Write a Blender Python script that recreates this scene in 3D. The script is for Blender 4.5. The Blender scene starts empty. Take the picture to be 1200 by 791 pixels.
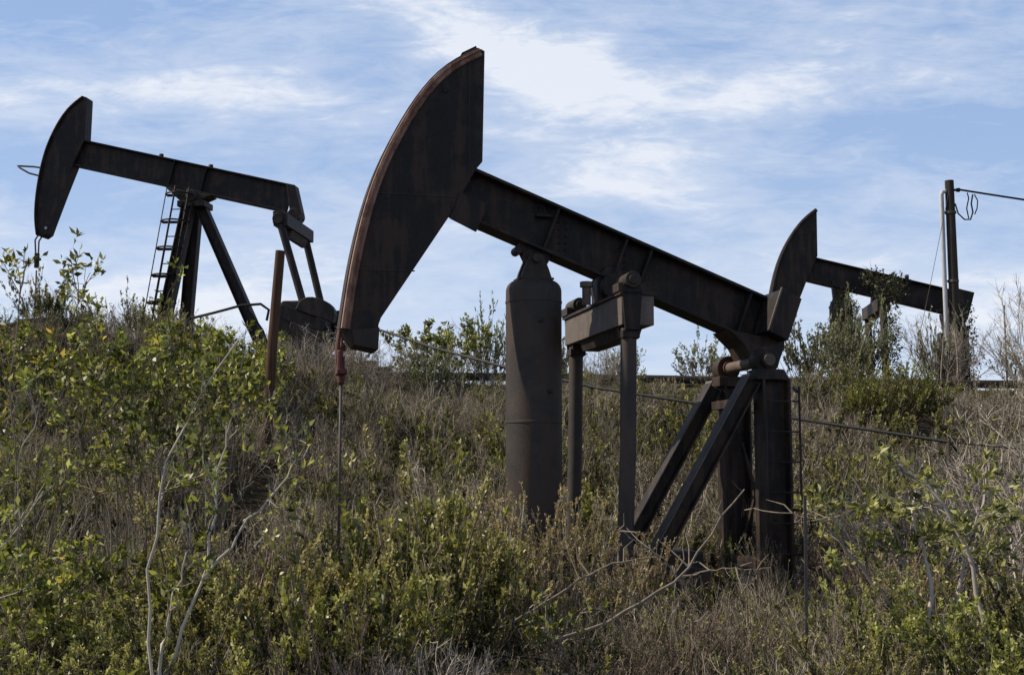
import bpy, bmesh, math, random
import numpy as np
from mathutils import Vector, Matrix

rad = math.radians
scene = bpy.context.scene
C = scene.collection

# ------------------------------------------------------------------ materials
def new_mat(name):
    m = bpy.data.materials.new(name); m.use_nodes = True
    nt = m.node_tree
    for n in list(nt.nodes): nt.nodes.remove(n)
    return m, nt
def N(nt, t, **kw):
    n = nt.nodes.new(t)
    for k, v in kw.items(): setattr(n, k, v)
    return n
def ramp(nt, fac, stops):
    r = N(nt, 'ShaderNodeValToRGB')
    e = r.color_ramp.elements
    while len(e) < len(stops): e.new(0.5)
    for el, (p, c) in zip(e, stops):
        el.position = p; el.color = (*c, 1)
    nt.links.new(fac, r.inputs[0])
    return r.outputs[0]
def noise(nt, vec, scale, detail=6, rough=.6, dist=0.):
    n = N(nt, 'ShaderNodeTexNoise')
    n.inputs['Scale'].default_value = scale; n.inputs['Detail'].default_value = detail
    n.inputs['Roughness'].default_value = rough; n.inputs['Distortion'].default_value = dist
    if vec is not None: nt.links.new(vec, n.inputs['Vector'])
    return n.outputs['Fac']
def mapping(nt, vec, scale=(1,1,1), rot=(0,0,0), loc=(0,0,0)):
    m = N(nt, 'ShaderNodeMapping')
    m.inputs['Scale'].default_value = scale; m.inputs['Rotation'].default_value = rot; m.inputs['Location'].default_value = loc
    nt.links.new(vec, m.inputs['Vector'])
    return m.outputs[0]
def mixc(nt, fac, a, b, mode='MIX'):
    m = N(nt, 'ShaderNodeMix', data_type='RGBA', blend_type=mode)
    for sock, v in ((m.inputs[0], fac), (m.inputs[6], a), (m.inputs[7], b)):
        if hasattr(v, 'is_linked'): nt.links.new(v, sock)
        elif isinstance(v, (int, float)): sock.default_value = v
        else: sock.default_value = (*v, 1)
    return m.outputs[2]
def mathn(nt, op, a, b=None, c=None, clamp=False):
    m = N(nt, 'ShaderNodeMath', operation=op); m.use_clamp = clamp
    for i, v in enumerate((a, b, c)):
        if v is None: continue
        if hasattr(v, 'is_linked'): nt.links.new(v, m.inputs[i])
        else: m.inputs[i].default_value = v
    return m.outputs[0]

def metal_mat(name, base, dark, rust, rust_amt=.45, rough=.62, streak=True, bump=.25):
    """weathered painted steel: mottled paint, rain streaks, rust bloom"""
    m, nt = new_mat(name)
    co = N(nt, 'ShaderNodeTexCoord').outputs['Object']
    n1 = noise(nt, co, 2.3, 10, .68, .6)
    n2 = noise(nt, mapping(nt, co, (9, 9, 1.1)), 1.0, 6, .6)
    n3 = noise(nt, co, 38, 4, .6)
    c1 = mixc(nt, ramp(nt, n1, [(.35, (0,0,0)), (.68, (1,1,1))]), dark, base)
    rm = ramp(nt, n1 if not streak else mathn(nt, 'MULTIPLY_ADD', n2, .6, mathn(nt, 'MULTIPLY', n1, .45)),
              [(.66 - rust_amt * .35, (0,0,0)), (.74 - rust_amt * .3, (1,1,1))])
    c2 = mixc(nt, mathn(nt, 'MULTIPLY', rm, .75), c1, rust)
    c3 = mixc(nt, .55, c2, ramp(nt, n3, [(.3, (.45,.45,.45)), (.7, (1.0,1.0,1.0))]), 'MULTIPLY')
    b = N(nt, 'ShaderNodeBsdfPrincipled')
    nt.links.new(c3, b.inputs['Base Color'])
    nt.links.new(ramp(nt, n3, [(.2, (rough-.15,)*3), (.8, (rough+.2,)*3)]), b.inputs['Roughness'])
    b.inputs['Specular IOR Level'].default_value = .3
    bp = N(nt, 'ShaderNodeBump'); bp.inputs['Strength'].default_value = bump; bp.inputs['Distance'].default_value = .01
    nt.links.new(mathn(nt, 'ADD', n3, mathn(nt, 'MULTIPLY', n1, 2.)), bp.inputs['Height'])
    nt.links.new(bp.outputs[0], b.inputs['Normal'])
    o = N(nt, 'ShaderNodeOutputMaterial'); nt.links.new(b.outputs[0], o.inputs[0])
    return m
STEEL = metal_mat('weathered_black_steel', (.028,.0208,.0175), (.0120,.0098,.0090), (.066,.036,.023), .44)
STEEL2 = metal_mat('weathered_brown_steel', (.048,.037,.030), (.027,.022,.019), (.075,.043,.027), .5)
RUSTRED = metal_mat('rust_red_paint', (.29,.135,.088), (.13,.055,.038), (.42,.26,.18), .5)
CARRIER = metal_mat('oxide_red_iron', (.22,.070,.052), (.09,.030,.025), (.13,.07,.05), .5)
TANK = metal_mat('brown_tank_paint', (.070,.057,.049), (.038,.032,.028), (.078,.047,.032), .5)
GREYP = metal_mat('faded_grey_paint', (.21,.18,.152), (.105,.088,.075), (.13,.082,.058), .45)
POSTST = metal_mat('weathered_post_steel', (.036,.027,.022), (.016,.0128,.0112), (.085,.048,.030), .5)
PITMAN = metal_mat('brown_grey_tube', (.085,.069,.059), (.043,.036,.031), (.080,.050,.035), .45)
GALV = metal_mat('galvanised_conduit', (.62,.62,.63), (.46,.46,.47), (.36,.30,.26), .12, .4)
CABLE = metal_mat('black_cable_jacket', (.022,.021,.021), (.014,.013,.013), (.03,.026,.022), .2)
WIRE = metal_mat('steel_wire_rope', (.16,.14,.12), (.08,.07,.06), (.12,.07,.05), .4)
CONC = metal_mat('old_concrete', (.30,.27,.23), (.20,.175,.15), (.24,.20,.15), .35, .9)

def wood_mat(name, a, b_):
    m, nt = new_mat(name)
    co = N(nt, 'ShaderNodeTexCoord').outputs['Object']
    g = noise(nt, mapping(nt, co, (26, 26, .9)), 1., 7, .65, .6)
    k = noise(nt, co, 3., 5, .6)
    c = mixc(nt, .5, ramp(nt, g, [(.3, a), (.7, b_)]), ramp(nt, k, [(.3, (.5,.5,.5)), (.7, (1,1,1))]), 'MULTIPLY')
    b = N(nt, 'ShaderNodeBsdfPrincipled'); nt.links.new(c, b.inputs['Base Color'])
    b.inputs['Roughness'].default_value = .9; b.inputs['Specular IOR Level'].default_value = .15
    bp = N(nt, 'ShaderNodeBump'); bp.inputs['Strength'].default_value = .5; bp.inputs['Distance'].default_value = .012
    nt.links.new(g, bp.inputs['Height']); nt.links.new(bp.outputs[0], b.inputs['Normal'])
    o = N(nt, 'ShaderNodeOutputMaterial'); nt.links.new(b.outputs[0], o.inputs[0])
    return m
POLEWOOD = wood_mat('creosoted_pole_wood', (.035,.028,.023), (.085,.066,.052))
STUBWOOD = wood_mat('brown_post_wood', (.06,.034,.022), (.15,.085,.05))
PALEBARK = wood_mat('pale_bark', (.20,.165,.13), (.42,.36,.29))
DEADWOOD = wood_mat('bleached_dead_wood', (.17,.135,.10), (.36,.30,.235))

def leaf_mat(name, stops, transl=.38, rough=.5, spec=.35, hue=.03):
    """foliage: colour follows the tint stored on the mesh, varied per plant; light passes through"""
    m, nt = new_mat(name)
    at = N(nt, 'ShaderNodeAttribute'); at.attribute_name = 'tint'
    oi = N(nt, 'ShaderNodeObjectInfo')
    col = ramp(nt, at.outputs['Fac'], stops)
    hs = N(nt, 'ShaderNodeHueSaturation')
    nt.links.new(mathn(nt, 'MULTIPLY_ADD', oi.outputs['Random'], hue, .5 - hue/2), hs.inputs['Hue'])
    nt.links.new(mathn(nt, 'MULTIPLY_ADD', oi.outputs['Random'], .3, .85), hs.inputs['Value'])
    nt.links.new(col, hs.inputs['Color'])
    b = N(nt, 'ShaderNodeBsdfPrincipled'); nt.links.new(hs.outputs[0], b.inputs['Base Color'])
    b.inputs['Roughness'].default_value = rough; b.inputs['Specular IOR Level'].default_value = spec
    tr = N(nt, 'ShaderNodeBsdfTranslucent')
    hs2 = mixc(nt, 1., hs.outputs[0], (1.35, 1.38, .80), 'MULTIPLY')
    nt.links.new(hs2, tr.inputs[0])
    mx = N(nt, 'ShaderNodeMixShader'); mx.inputs[0].default_value = transl
    nt.links.new(b.outputs[0], mx.inputs[1]); nt.links.new(tr.outputs[0], mx.inputs[2])
    o = N(nt, 'ShaderNodeOutputMaterial'); nt.links.new(mx.outputs[0], o.inputs[0])
    return m
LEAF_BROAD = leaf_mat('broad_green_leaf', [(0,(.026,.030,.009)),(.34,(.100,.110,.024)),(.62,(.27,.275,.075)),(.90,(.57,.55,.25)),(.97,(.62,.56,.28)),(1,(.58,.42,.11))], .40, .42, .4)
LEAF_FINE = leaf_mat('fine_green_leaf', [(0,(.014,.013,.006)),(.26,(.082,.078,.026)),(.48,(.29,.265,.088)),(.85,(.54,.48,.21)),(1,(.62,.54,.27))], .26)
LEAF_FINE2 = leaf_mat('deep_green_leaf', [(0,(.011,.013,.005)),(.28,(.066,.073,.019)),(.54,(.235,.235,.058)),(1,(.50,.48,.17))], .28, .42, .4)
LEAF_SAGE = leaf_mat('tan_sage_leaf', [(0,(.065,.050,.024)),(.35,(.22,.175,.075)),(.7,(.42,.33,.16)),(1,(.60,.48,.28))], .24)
LEAF_DROOP = leaf_mat('drooping_olive_leaf', [(0,(.022,.026,.010)),(.30,(.11,.115,.038)),(.55,(.32,.31,.105)),(.92,(.54,.51,.23)),(1,(.58,.44,.12))], .30, .42, .4)
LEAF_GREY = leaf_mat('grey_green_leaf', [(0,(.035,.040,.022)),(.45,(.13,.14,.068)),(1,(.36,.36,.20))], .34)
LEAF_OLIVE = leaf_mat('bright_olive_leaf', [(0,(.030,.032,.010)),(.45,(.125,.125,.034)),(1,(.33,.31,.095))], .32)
LEAF_IVY = leaf_mat('ivy_leaf', [(0,(.022,.028,.012)),(.5,(.055,.064,.026)),(.85,(.12,.115,.042)),(1,(.17,.13,.05))], .22)
DRY = leaf_mat('dry_brown_stem', [(0,(.040,.030,.021)),(.5,(.17,.128,.088)),(.85,(.36,.285,.205)),(1,(.52,.43,.32))], .12, .8, .1, .02)
WEED = leaf_mat('dry_weed_stem', [(0,(.040,.033,.027)),(.30,(.185,.155,.125)),(.6,(.42,.36,.29)),(.75,(.68,.60,.49)),(.78,(.018,.019,.007)),(.87,(.085,.088,.026)),(.95,(.26,.25,.075)),(1,(.46,.43,.16))], .18, .8, .1, .0)
TWIG = leaf_mat('brown_twig', [(0,(.040,.030,.022)),(.6,(.15,.115,.085)),(1,(.34,.275,.205))], .0, .85, .1, .02)
PALETWIG = leaf_mat('pale_twig', [(0,(.10,.08,.064)),(.6,(.27,.23,.19)),(1,(.56,.49,.42))], .0, .85, .1, .02)

GREYTWIG = leaf_mat('grey_bare_twig', [(0,(.11,.09,.072)),(.6,(.34,.285,.23)),(1,(.62,.54,.45))], .0, .85, .1, .02)

# ------------------------------------------------------------------ terrain
def sstep(a, b, x):
    t = np.clip((x - a) / (b - a), 0, 1); return t * t * (3 - 2 * t)
def height(x, y):
    x = np.asarray(x, float); y = np.asarray(y, float)
    crest = 3.72 + .42 * sstep(-2.0, -5.5, x) - .20 * sstep(5, 10, x)
    h = .30 * sstep(5, 12.5, y)
    t = np.clip((y - 15.4) / (27 - 15.4), 0, 1)
    ramp_ = t * .78 + .22 * t * t * (3 - 2 * t)
    h = h + (crest - .30) * ramp_
    h = h + 1.15 * np.exp(-((x + 9.4) / 1.9) ** 2 - ((y - 25.2) / 1.7) ** 2) + .35 * np.exp(-((x + 7.2) / 1.2) ** 2 - ((y - 25.4) / 1.4) ** 2)
    h = h + .45 * np.exp(-((x - 6.6) / 1.6) ** 2 - ((y - 22.5) / 1.8) ** 2)
    n = (np.sin(x * 1.7 + 1.3 * np.sin(y * .9)) * np.sin(y * 1.45 + x * .4) * .07 + np.sin(x * 4.1 + y * 2.3) * np.sin(y * 3.7 - x * 1.1) * .03)
    fade = np.where((y > 12) & (y < 16.5), .35, 1.)
    return h + n * fade * (np.abs(y) < 60)
def H(x, y): return float(height(x, y))

def axis(lo, hi, a, b, step):
    core = np.arange(a, b + 1e-6, step)
    out = [a - d for d in np.geomspace(step, a - lo, 14)][::-1]
    out2 = [b + d for d in np.geomspace(step, hi - b, 14)]
    return np.array(out + list(core) + out2)
gx = axis(-3000, 3000, -14, 18, .22); gy = axis(-400, 5000, 1, 32, .22)
GX, GY = np.meshgrid(gx, gy)
V = np.stack([GX, GY, height(GX, GY)], -1).reshape(-1, 3)
nx, ny = len(gx), len(gy)
I = np.arange(nx * ny).reshape(ny, nx)
Q = np.stack([I[:-1, :-1], I[:-1, 1:], I[1:, 1:], I[1:, :-1]], -1).reshape(-1, 4)

def np_mesh(name, verts, quads, mats, midx=None, tint=None, smooth=False):
    me = bpy.data.meshes.new(name)
    verts = np.ascontiguousarray(verts, np.float32); quads = np.ascontiguousarray(quads, np.int32)
    me.vertices.add(len(verts)); me.vertices.foreach_set('co', verts.ravel())
    me.loops.add(quads.size); me.loops.foreach_set('vertex_index', quads.ravel())
    me.polygons.add(len(quads))
    me.polygons.foreach_set('loop_start', np.arange(0, quads.size, 4, dtype=np.int32))
    if midx is not None: me.polygons.foreach_set('material_index', np.ascontiguousarray(midx, np.int32))
    if smooth: me.polygons.foreach_set('use_smooth', np.ones(len(quads), bool))
    for m in mats: me.materials.append(m)
    if tint is not None:
        a = me.attributes.new('tint', 'FLOAT', 'POINT'); a.data.foreach_set('value', np.ascontiguousarray(tint, np.float32))
    me.update(calc_edges=True)
    return me
def link(name, me, parent=None, loc=None, rotz=0.):
    o = bpy.data.objects.new(name, me); C.objects.link(o)
    if parent is not None: o.parent = parent
    if loc is not None: o.location = loc
    o.rotation_euler.z = rotz
    return o
def tag(o, label=None, cat=None, group=None, kind=None):
    if label: o['label'] = label
    if cat: o['category'] = cat
    if group: o['group'] = group
    if kind: o['kind'] = kind
    return o

def ground_mat():
    m, nt = new_mat('dry_hillside_soil')
    co = N(nt, 'ShaderNodeTexCoord').outputs['Object']
    n1 = noise(nt, co, .55, 8, .65, .3); n2 = noise(nt, co, 7., 8, .7); n3 = noise(nt, co, 55., 4, .7)
    c = ramp(nt, n1, [(.32, (.050,.044,.024)), (.48, (.088,.070,.047)), (.62, (.155,.125,.090)), (.75, (.22,.185,.14))])
    c = mixc(nt, .7, c, ramp(nt, n2, [(.3, (.30,.28,.24)), (.7, (1.1,1.1,1.1))]), 'MULTIPLY')
    c = mixc(nt, .6, c, ramp(nt, n3, [(.3, (.45,.42,.4)), (.7, (1.15,1.1,1.05))]), 'MULTIPLY')
    b = N(nt, 'ShaderNodeBsdfPrincipled'); nt.links.new(c, b.inputs['Base Color'])
    b.inputs['Roughness'].default_value = .95; b.inputs['Specular IOR Level'].default_value = .1
    bp = N(nt, 'ShaderNodeBump'); bp.inputs['Strength'].default_value = .8; bp.inputs['Distance'].default_value = .06
    nt.links.new(mathn(nt, 'ADD', n2, n3), bp.inputs['Height']); nt.links.new(bp.outputs[0], b.inputs['Normal'])
    o = N(nt, 'ShaderNodeOutputMaterial'); nt.links.new(b.outputs[0], o.inputs[0])
    return m
g = link('ground', np_mesh('ground', V, Q, [ground_mat()], smooth=True)); tag(g, kind='structure')

# ------------------------------------------------------------------ steel construction
class MB:
    """gathers solids and links them as one mesh object"""
    def __init__(s): s.v = []; s.f = []; s.sm = []
    def add(s, vs, fs, smooth=False):
        o = len(s.v); s.v += [tuple(map(float, p)) for p in vs]
        for f in fs: s.f.append([i + o for i in f]); s.sm.append(smooth)
        return s
    def prism(s, poly, y0, y1):
        n = len(poly)
        vs = [(x, y0, z) for x, z in poly] + [(x, y1, z) for x, z in poly]
        fs = [list(range(n)), list(range(2*n - 1, n - 1, -1))] + [[i, i + n, (i+1) % n + n, (i+1) % n] for i in range(n)]
        return s.add(vs, fs)
    def box(s, x0, x1, y0, y1, z0, z1):
        return s.prism([(x0, z0), (x1, z0), (x1, z1), (x0, z1)], y0, y1)
    def bar(s, a, b, w, d, up=(0, 0, 1)):
        """square bar from a to b; w across, d along the 'up' side"""
        a, b = Vector(a), Vector(b); t = (b - a).normalized()
        u = Vector(up); u = (u - t * u.dot(t)).normalized(); r = t.cross(u)
        vs = [p + r * (w/2*i) + u * (d/2*j) for p in (a, b) for i, j in ((-1,-1),(1,-1),(1,1),(-1,1))]
        return s.add(vs, [[3,2,1,0],[4,5,6,7],[0,1,5,4],[1,2,6,5],[2,3,7,6],[3,0,4,7]])
    def ibar(s, a, b, w, d, t, up):
        """rolled I or H section: flanges face +-up, web between"""
        a, b, u = Vector(a), Vector(b), Vector(up); k = (b - a).normalized(); u = (u - k * u.dot(k)).normalized()
        for sg in (1, -1): s.bar(a + u*sg*(d/2 - t/2), b + u*sg*(d/2 - t/2), w, t, up)
        return s.bar(a, b, t, d - 2*t + .004, up)
    def tube(s, path, r, n=10, cap=True):
        path = [Vector(p) for p in path]; rs = r if isinstance(r, (list, tuple)) else [r]*len(path)
        vs, fs = [], []; u = None
        for i, p in enumerate(path):
            t = (path[min(i+1, len(path)-1)] - path[max(i-1, 0)]).normalized()
            if u is None: u = t.orthogonal().normalized()
            u = (u - t * u.dot(t)).normalized(); w = t.cross(u)
            vs += [p + (u*math.cos(2*math.pi*k/n) + w*math.sin(2*math.pi*k/n)) * rs[i] for k in range(n)]
        for i in range(len(path)-1):
            fs += [[i*n+k, i*n+(k+1)%n, (i+1)*n+(k+1)%n, (i+1)*n+k] for k in range(n)]
        if cap:
            fs += [list(range(n-1, -1, -1)), list(range((len(path)-1)*n, len(path)*n))]
        return s.add(vs, fs, True)
    def lathe(s, prof, cx, cy, n=40):
        vs, fs = [], []
        for r, z in prof: vs += [(cx + r*math.cos(2*math.pi*k/n), cy + r*math.sin(2*math.pi*k/n), z) for k in range(n)]
        for i in range(len(prof)-1): fs += [[i*n+k, i*n+(k+1)%n, (i+1)*n+(k+1)%n, (i+1)*n+k] for k in range(n)]
        fs += [list(range(n-1, -1, -1)), list(range((len(prof)-1)*n, len(prof)*n))]
        return s.add(vs, fs, True)
    def build(s, name, mat, parent=None, bevel=0., loc=None, rotz=0., sharp=35):
        me = bpy.data.meshes.new(name); me.from_pydata(s.v, [], s.f)
        bm = bmesh.new(); bm.from_mesh(me); bmesh.ops.recalc_face_normals(bm, faces=bm.faces); 
        for e in bm.edges:
            if len(e.link_faces) == 2: e.smooth = e.calc_face_angle(0) < rad(sharp)
        bm.to_mesh(me); bm.free()
        me.polygons.foreach_set('use_smooth', [bool(x) for x in s.sm]); me.materials.append(mat); me.update()
        o = link(name, me, parent, loc, rotz)
        if bevel:
            b = o.modifiers.new('edge', 'BEVEL'); b.width = bevel; b.segments = 2; b.limit_method = 'ANGLE'; b.angle_limit = rad(40)
        return o
def thing(name, label, cat, loc, rotz=0., group=None):
    o = bpy.data.objects.new(name, None); C.objects.link(o); o.location = loc; o.rotation_euler.z = rotz
    o.empty_display_size = .2
    return tag(o, label, cat, group)
def inset(arc, d):
    """offset an arc (x,z list, top to bottom) towards the pump"""
    out = []
    for i, p in enumerate(arc):
        a, b = arc[max(i-1, 0)], arc[min(i+1, len(arc)-1)]
        t = Vector((b[0]-a[0], b[1]-a[1])).normalized(); nrm = Vector((-t.y, t.x))
        if nrm.x < 0: nrm = -nrm
        out.append((p[0] + nrm.x*d, p[1] + nrm.y*d))
    return out
def smooth_arc(pts, n=28):
    P = np.array(pts, float); d = np.r_[0, np.cumsum(np.hypot(*np.diff(P, axis=0).T))]
    t = np.linspace(0, d[-1], n)
    x = np.interp(t, d, P[:, 0]); z = np.interp(t, d, P[:, 1])
    for _ in range(6):
        x[1:-1] = (x[:-2] + 2*x[1:-1] + x[2:]) / 4; z[1:-1] = (z[:-2] + 2*z[1:-1] + z[2:]) / 4
    return list(zip(x, z))

def horsehead(root, arc, back, w, face_mat, rim=.10, scale=1.):
    """cheek body + curved face plate + the two raised rims that keep the wire rope on"""
    inner = inset(arc, rim)
    h = MB().prism(inset(arc, -.003) + back[::-1], -w, w).build('horsehead', STEEL, root, .008*scale)
    fp = MB(); outer = inset(arc, .035*scale); inn = inset(arc, rim + .01)
    fp.prism(outer + inn[::-1], -w - .03*scale, w + .03*scale).build('face_plate', face_mat, h, .004)
    for sg in (-1, 1):
        for d0, d1, hh_ in ((.012, rim*.52, .055), (rim*.76, rim*1.0, .045)):   # two lips with a dark groove between
            y0, y1 = sg*(w + .002), sg*(w + hh_*scale)
            a, b_, c = inset(arc, d0), inset(arc, d0*.45 + d1*.55), inset(arc, d1)
            vs, fs = [], []; n = len(arc)
            for k in range(n):
                vs += [(a[k][0], y0, a[k][1]), (a[k][0]*.7 + b_[k][0]*.3, y1*.8 + y0*.2, a[k][1]*.7 + b_[k][1]*.3), (c[k][0], y1, c[k][1]), (c[k][0], y0, c[k][1])]
            for k in range(n-1):
                for j in range(4): fs.append([4*k+j, 4*k+(j+1) % 4, 4*k+4+(j+1) % 4, 4*k+4+j])
            fs += [[0,1,2,3], [4*n-1, 4*n-2, 4*n-3, 4*n-4]]
            MB().add(vs, fs).build('face_rim', face_mat, h)
    return h

def walking_beam(root, a, b, depth, width, t, mat, stiff=(), name='walking_beam'):
    m = MB(); up = (0, 0, 1)
    m.ibar((a[0], 0, a[1]), (b[0], 0, b[1]), width, depth, t, up)
    A, B = Vector((a[0], 0, a[1])), Vector((b[0], 0, b[1])); k = (B - A).normalized(); u = Vector((-k.z, 0, k.x))
    for s_ in stiff:
        p = A + (B - A) * s_
        for sg in (-1, 1):
            q = p + Vector((0, sg*(width/4 + t/4), 0))
            m.bar(q - u*(depth/2 - t), q + u*(depth/2 - t), width/2 - t - .02, .03, k)
    return m.build(name, mat, root, .006)

def crank(root, x, z, y, ang, L, mat, cw=True, side=-1):
    c = Vector((x, y, z)); d = Vector((math.cos(ang), 0, math.sin(ang))); n = Vector((-d.z, 0, d.x))
    prof = [c + d*a + n*b for a, b in ((-.28,-.16),(L*.6,-.13),(L,-.11),(L+.1,0),(L,.11),(L*.6,.13),(-.28,.16),(-.36,0))]
    o = MB().prism([(p.x, p.z) for p in prof], y - .07, y + .07).build('crank', mat, root, .01)
    if cw:
        for sg in (-1, 1):
            pts = [c + d*(L*.15) + n*(sg*.14)] + [c + d*(L*.66 + .44*math.cos(t)) + n*(sg*(.14 + (.40 if sg > 0 else .26)*math.sin(t)**.6)) for t in np.linspace(math.pi, 0, 12)] 
            MB().prism([(p.x, p.z) for p in pts], y - .13, y + .13).build('counterweight', mat, o, .02)
    return o

def ladder(root, p0, p1, w, mat, axis='x', rungs=.31, r=.018):
    """rails from p0 (foot) to p1 (head); rungs across x or y"""
    off = Vector((w/2, 0, 0)) if axis == 'x' else Vector((0, w/2, 0))
    a, b = Vector(p0), Vector(p1); m = MB()
    for sg in (-1, 1): m.tube([a + off*sg, b + off*sg], r, 8)
    o = m.build('ladder', mat, root)
    k = int((b - a).length / rungs)
    for i in range(1, k + 1):
        c = a + (b - a) * ((i - .5) / k); MB().tube([c - off, c + off], r*.7, 6).build('rung', mat, o)
    return o

# ------------------------------------------------------------------ pump jack in the middle (air balanced)
TH1 = rad(13)
R1 = thing('pump_jack', 'largest pump jack, black with rust red horsehead face and brown air tank, below the crest', 'pump jack', (.961, 14.5, .35), TH1)
arc1 = smooth_arc([(-1.427,6.172),(-1.652,6.072),(-1.806,5.971),(-1.998,5.752),(-2.14,5.556),(-2.327,5.224),(-2.493,4.897),(-2.63,4.545),(-2.725,4.192),(-2.832,3.689),(-2.902,3.194),(-2.93,2.95)])
back1 = [(-1.343,6.142),(-1.365,4.865),(-1.433,4.784),(-1.72,4.257),(-2.483,3.076),(-2.509,3.001),(-2.534,2.713),(-2.78,2.763)]
hh = horsehead(R1, arc1, back1, .18, RUSTRED, .10)
for (a_, b2) in (((-1.52,6.05),(-1.52,4.62)), ((-2.60,4.45),(-1.62,4.45)), ((-2.78,3.60),(-2.12,3.60))):
    MB().bar((a_[0],-.182,a_[1]),(b2[0],-.182,b2[1]), .014, .010, (0,1,0)).build('weld_seam', STEEL2, hh)
MB().prism([(-1.62,4.50),(-1.30,4.38),(-1.44,4.06),(-1.74,4.20)], -.207, -.181).build('gusset_plate', STEEL, hh, .004)
MB().prism([(-1.60,6.11),(-1.44,6.20),(-1.425,6.16),(-1.37,6.165),(-1.42,6.10)], -.16, .14).build('tip_plate', STEEL, hh)
MB().tube([(-1.80,-.195,5.655),(-1.80,-.15,5.655)], .03, 14).build('lifting_eye', CABLE, hh)
MB().prism([(-2.50,2.97),(-2.515,2.72),(-2.77,2.77),(-2.80,2.93)], -.205, .205).build('toe_block', STEEL2, hh, .008)
walking_beam(R1, (-1.66, 4.575), (2.02, 3.158), .565, .34, .035, STEEL, (.30, .52, .60, .93))
MB().box(-.72, -.55, -.10, .10, 4.29, 4.32).tube([(-.70,0,4.31),(-.70,0,4.42),(-.62,0,4.44),(-.56,0,4.33)], .03, 8).build('lifting_lug', STEEL, R1)
# web splice plates
for xx in (-.40, .30):
    zc = 4.575 + (xx + 1.66) * (3.158 - 4.575) / 3.68
    for dz in (-.16, -.08, 0, .08, .16):
        for dx in (-.04, .04): MB().tube([(xx + dx, -.035, zc + dz), (xx + dx, -.012, zc + dz)], .014, 6).build('bolt', STEEL2, R1)
# tail box and bearing casting
MB().prism([(2.05,3.491),(2.311,3.391),(2.129,2.905),(1.882,3.01)], -.50, .50).build('tail_box', STEEL, R1, .01)
MB().prism([(2.058,3.515),(2.075,3.508),(1.90,3.02),(1.885,3.03)], -.512, -.485).build('box_lit_edge', GREYP, R1)  # pale strip paints the sunlit front edge onto the tail box
MB().prism([(1.50,3.05),(1.86,2.985),(2.20,2.99),(2.20,2.86),(2.12,2.66),(1.80,2.66),(1.70,2.86)], -.26, .26).build('tail_casting', STEEL2, R1, .02)
sh = MB().tube([(1.80,-.72,2.66),(1.80,.72,2.66)], .065, 20).build('tail_shaft', GREYP, R1)
for y in (-.55, .55):
    b = MB().tube([(1.80,y-.09,2.66),(1.80,y+.09,2.66)], .15, 20).box(1.66, 1.98, y-.13, y+.13, 2.44, 2.56).build('shaft_bearing', POSTST, R1, .01)
    MB().tube([(1.80,y-.13,2.66),(1.80,y+.13,2.66)], .085, 14).build('bearing_cap', CARRIER if y > 0 else POSTST, b)
# samson posts, braces, tie bars
for y in (-.55, .55):
    p = MB().ibar((1.89,y,0),(1.89,y,2.45), .28, .335, .03, (1,0,0))
    p.prism([(1.70,2.44),(2.07,2.44),(2.0,2.56),(1.74,2.56)], y-.10, y+.10).box(1.62,2.12,y-.2,y+.2,-.02,.03)
    p.build('samson_post', POSTST, R1, .008)
    q = MB().ibar((1.64,y,2.44),(.42,y,.38), .20, .18, .022, (1,0,.6)).build('brace', POSTST, R1, .006)
    MB().bar((1.585,y,2.507),(.365,y,.442), .21, .012, (-1,0,.595)).build('brace_lit_edge', GREYP, q)  # lighter strip along the top flange, a sunlit edge put in as colour
    MB().box(.24,.60,y-.2,y+.2,.0,.40).build('brace_foot', STEEL2, q, .01)
MB().bar((1.60,-.42,2.20),(1.60,.42,2.20), .10, .10).build('tie_bar', POSTST, R1, .006)
MB().bar((1.78,-.40,.40),(1.78,.40,.40), .12, .12).build('tie_bar', POSTST, R1, .006)
m = MB()
m.bar((1.93,-.42,.5),(1.93,.42,1.75), .05, .03, (1,0,0)).bar((1.90,.42,.5),(1.90,-.42,1.75), .05, .03, (1,0,0)).build('cross_brace', POSTST, R1)
ld = ladder(R1, (1.90,-.80,.02), (1.90,-.80,2.36), .40, POSTST, r=.013)
for p_, q_ in (((2.08,-.80,2.30),(2.15,-.56,2.36)), ((2.08,-.80,1.0),(2.08,-.66,1.0))): MB().bar(p_, q_, .03, .03).build('ladder_bracket', POSTST, ld)
# air tank with dome, seam, clevis
R_, zc = .315, 3.44
prof = [(.30,.05),(R_,.10),(R_,1.95),(R_+.006,1.955),(R_+.006,1.975),(R_,1.98),(R_,3.30),(R_+.006,3.305),(R_+.006,3.33),(R_,3.335),(R_,zc)] + [(R_ - .11 + .11*math.cos(a), zc + .12*math.sin(a)) for a in np.linspace(.2, 1.35, 7)] + [(.14, zc + .137), (.05, zc + .145)]
tk = MB().lathe(prof, -.735, 0, 48).build('air_tank', TANK, R1, sharp=25)
for x_, y_, z_ in ((-.735,-.345,3.08), (-.62,-.32,2.3)): MB().tube([(x_,y_+.05,z_),(x_,y_,z_)], .024, 10).build('tank_port', STEEL2, tk)
MB().box(-1.10,-.37,-.42,.42,-.02,.10).box(-1.02,-.98,-.44,-.36,.1,.9).build('tank_plinth', CONC, tk, .015)
m = MB()
for y in (-.12, .12): m.prism([(-.92,3.56),(-.55,3.56),(-.59,3.68),(-.66,3.85),(-.81,3.85),(-.88,3.68)], y-.025, y+.025)
m.box(-.94,-.53,-.14,.14,3.565,3.59)
cl = m.build('tank_clevis', STEEL2, R1, .006)
MB().tube([(-.74,-.20,3.80),(-.74,.20,3.80)], .05, 14).build('clevis_pin', STEEL2, cl)
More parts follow.
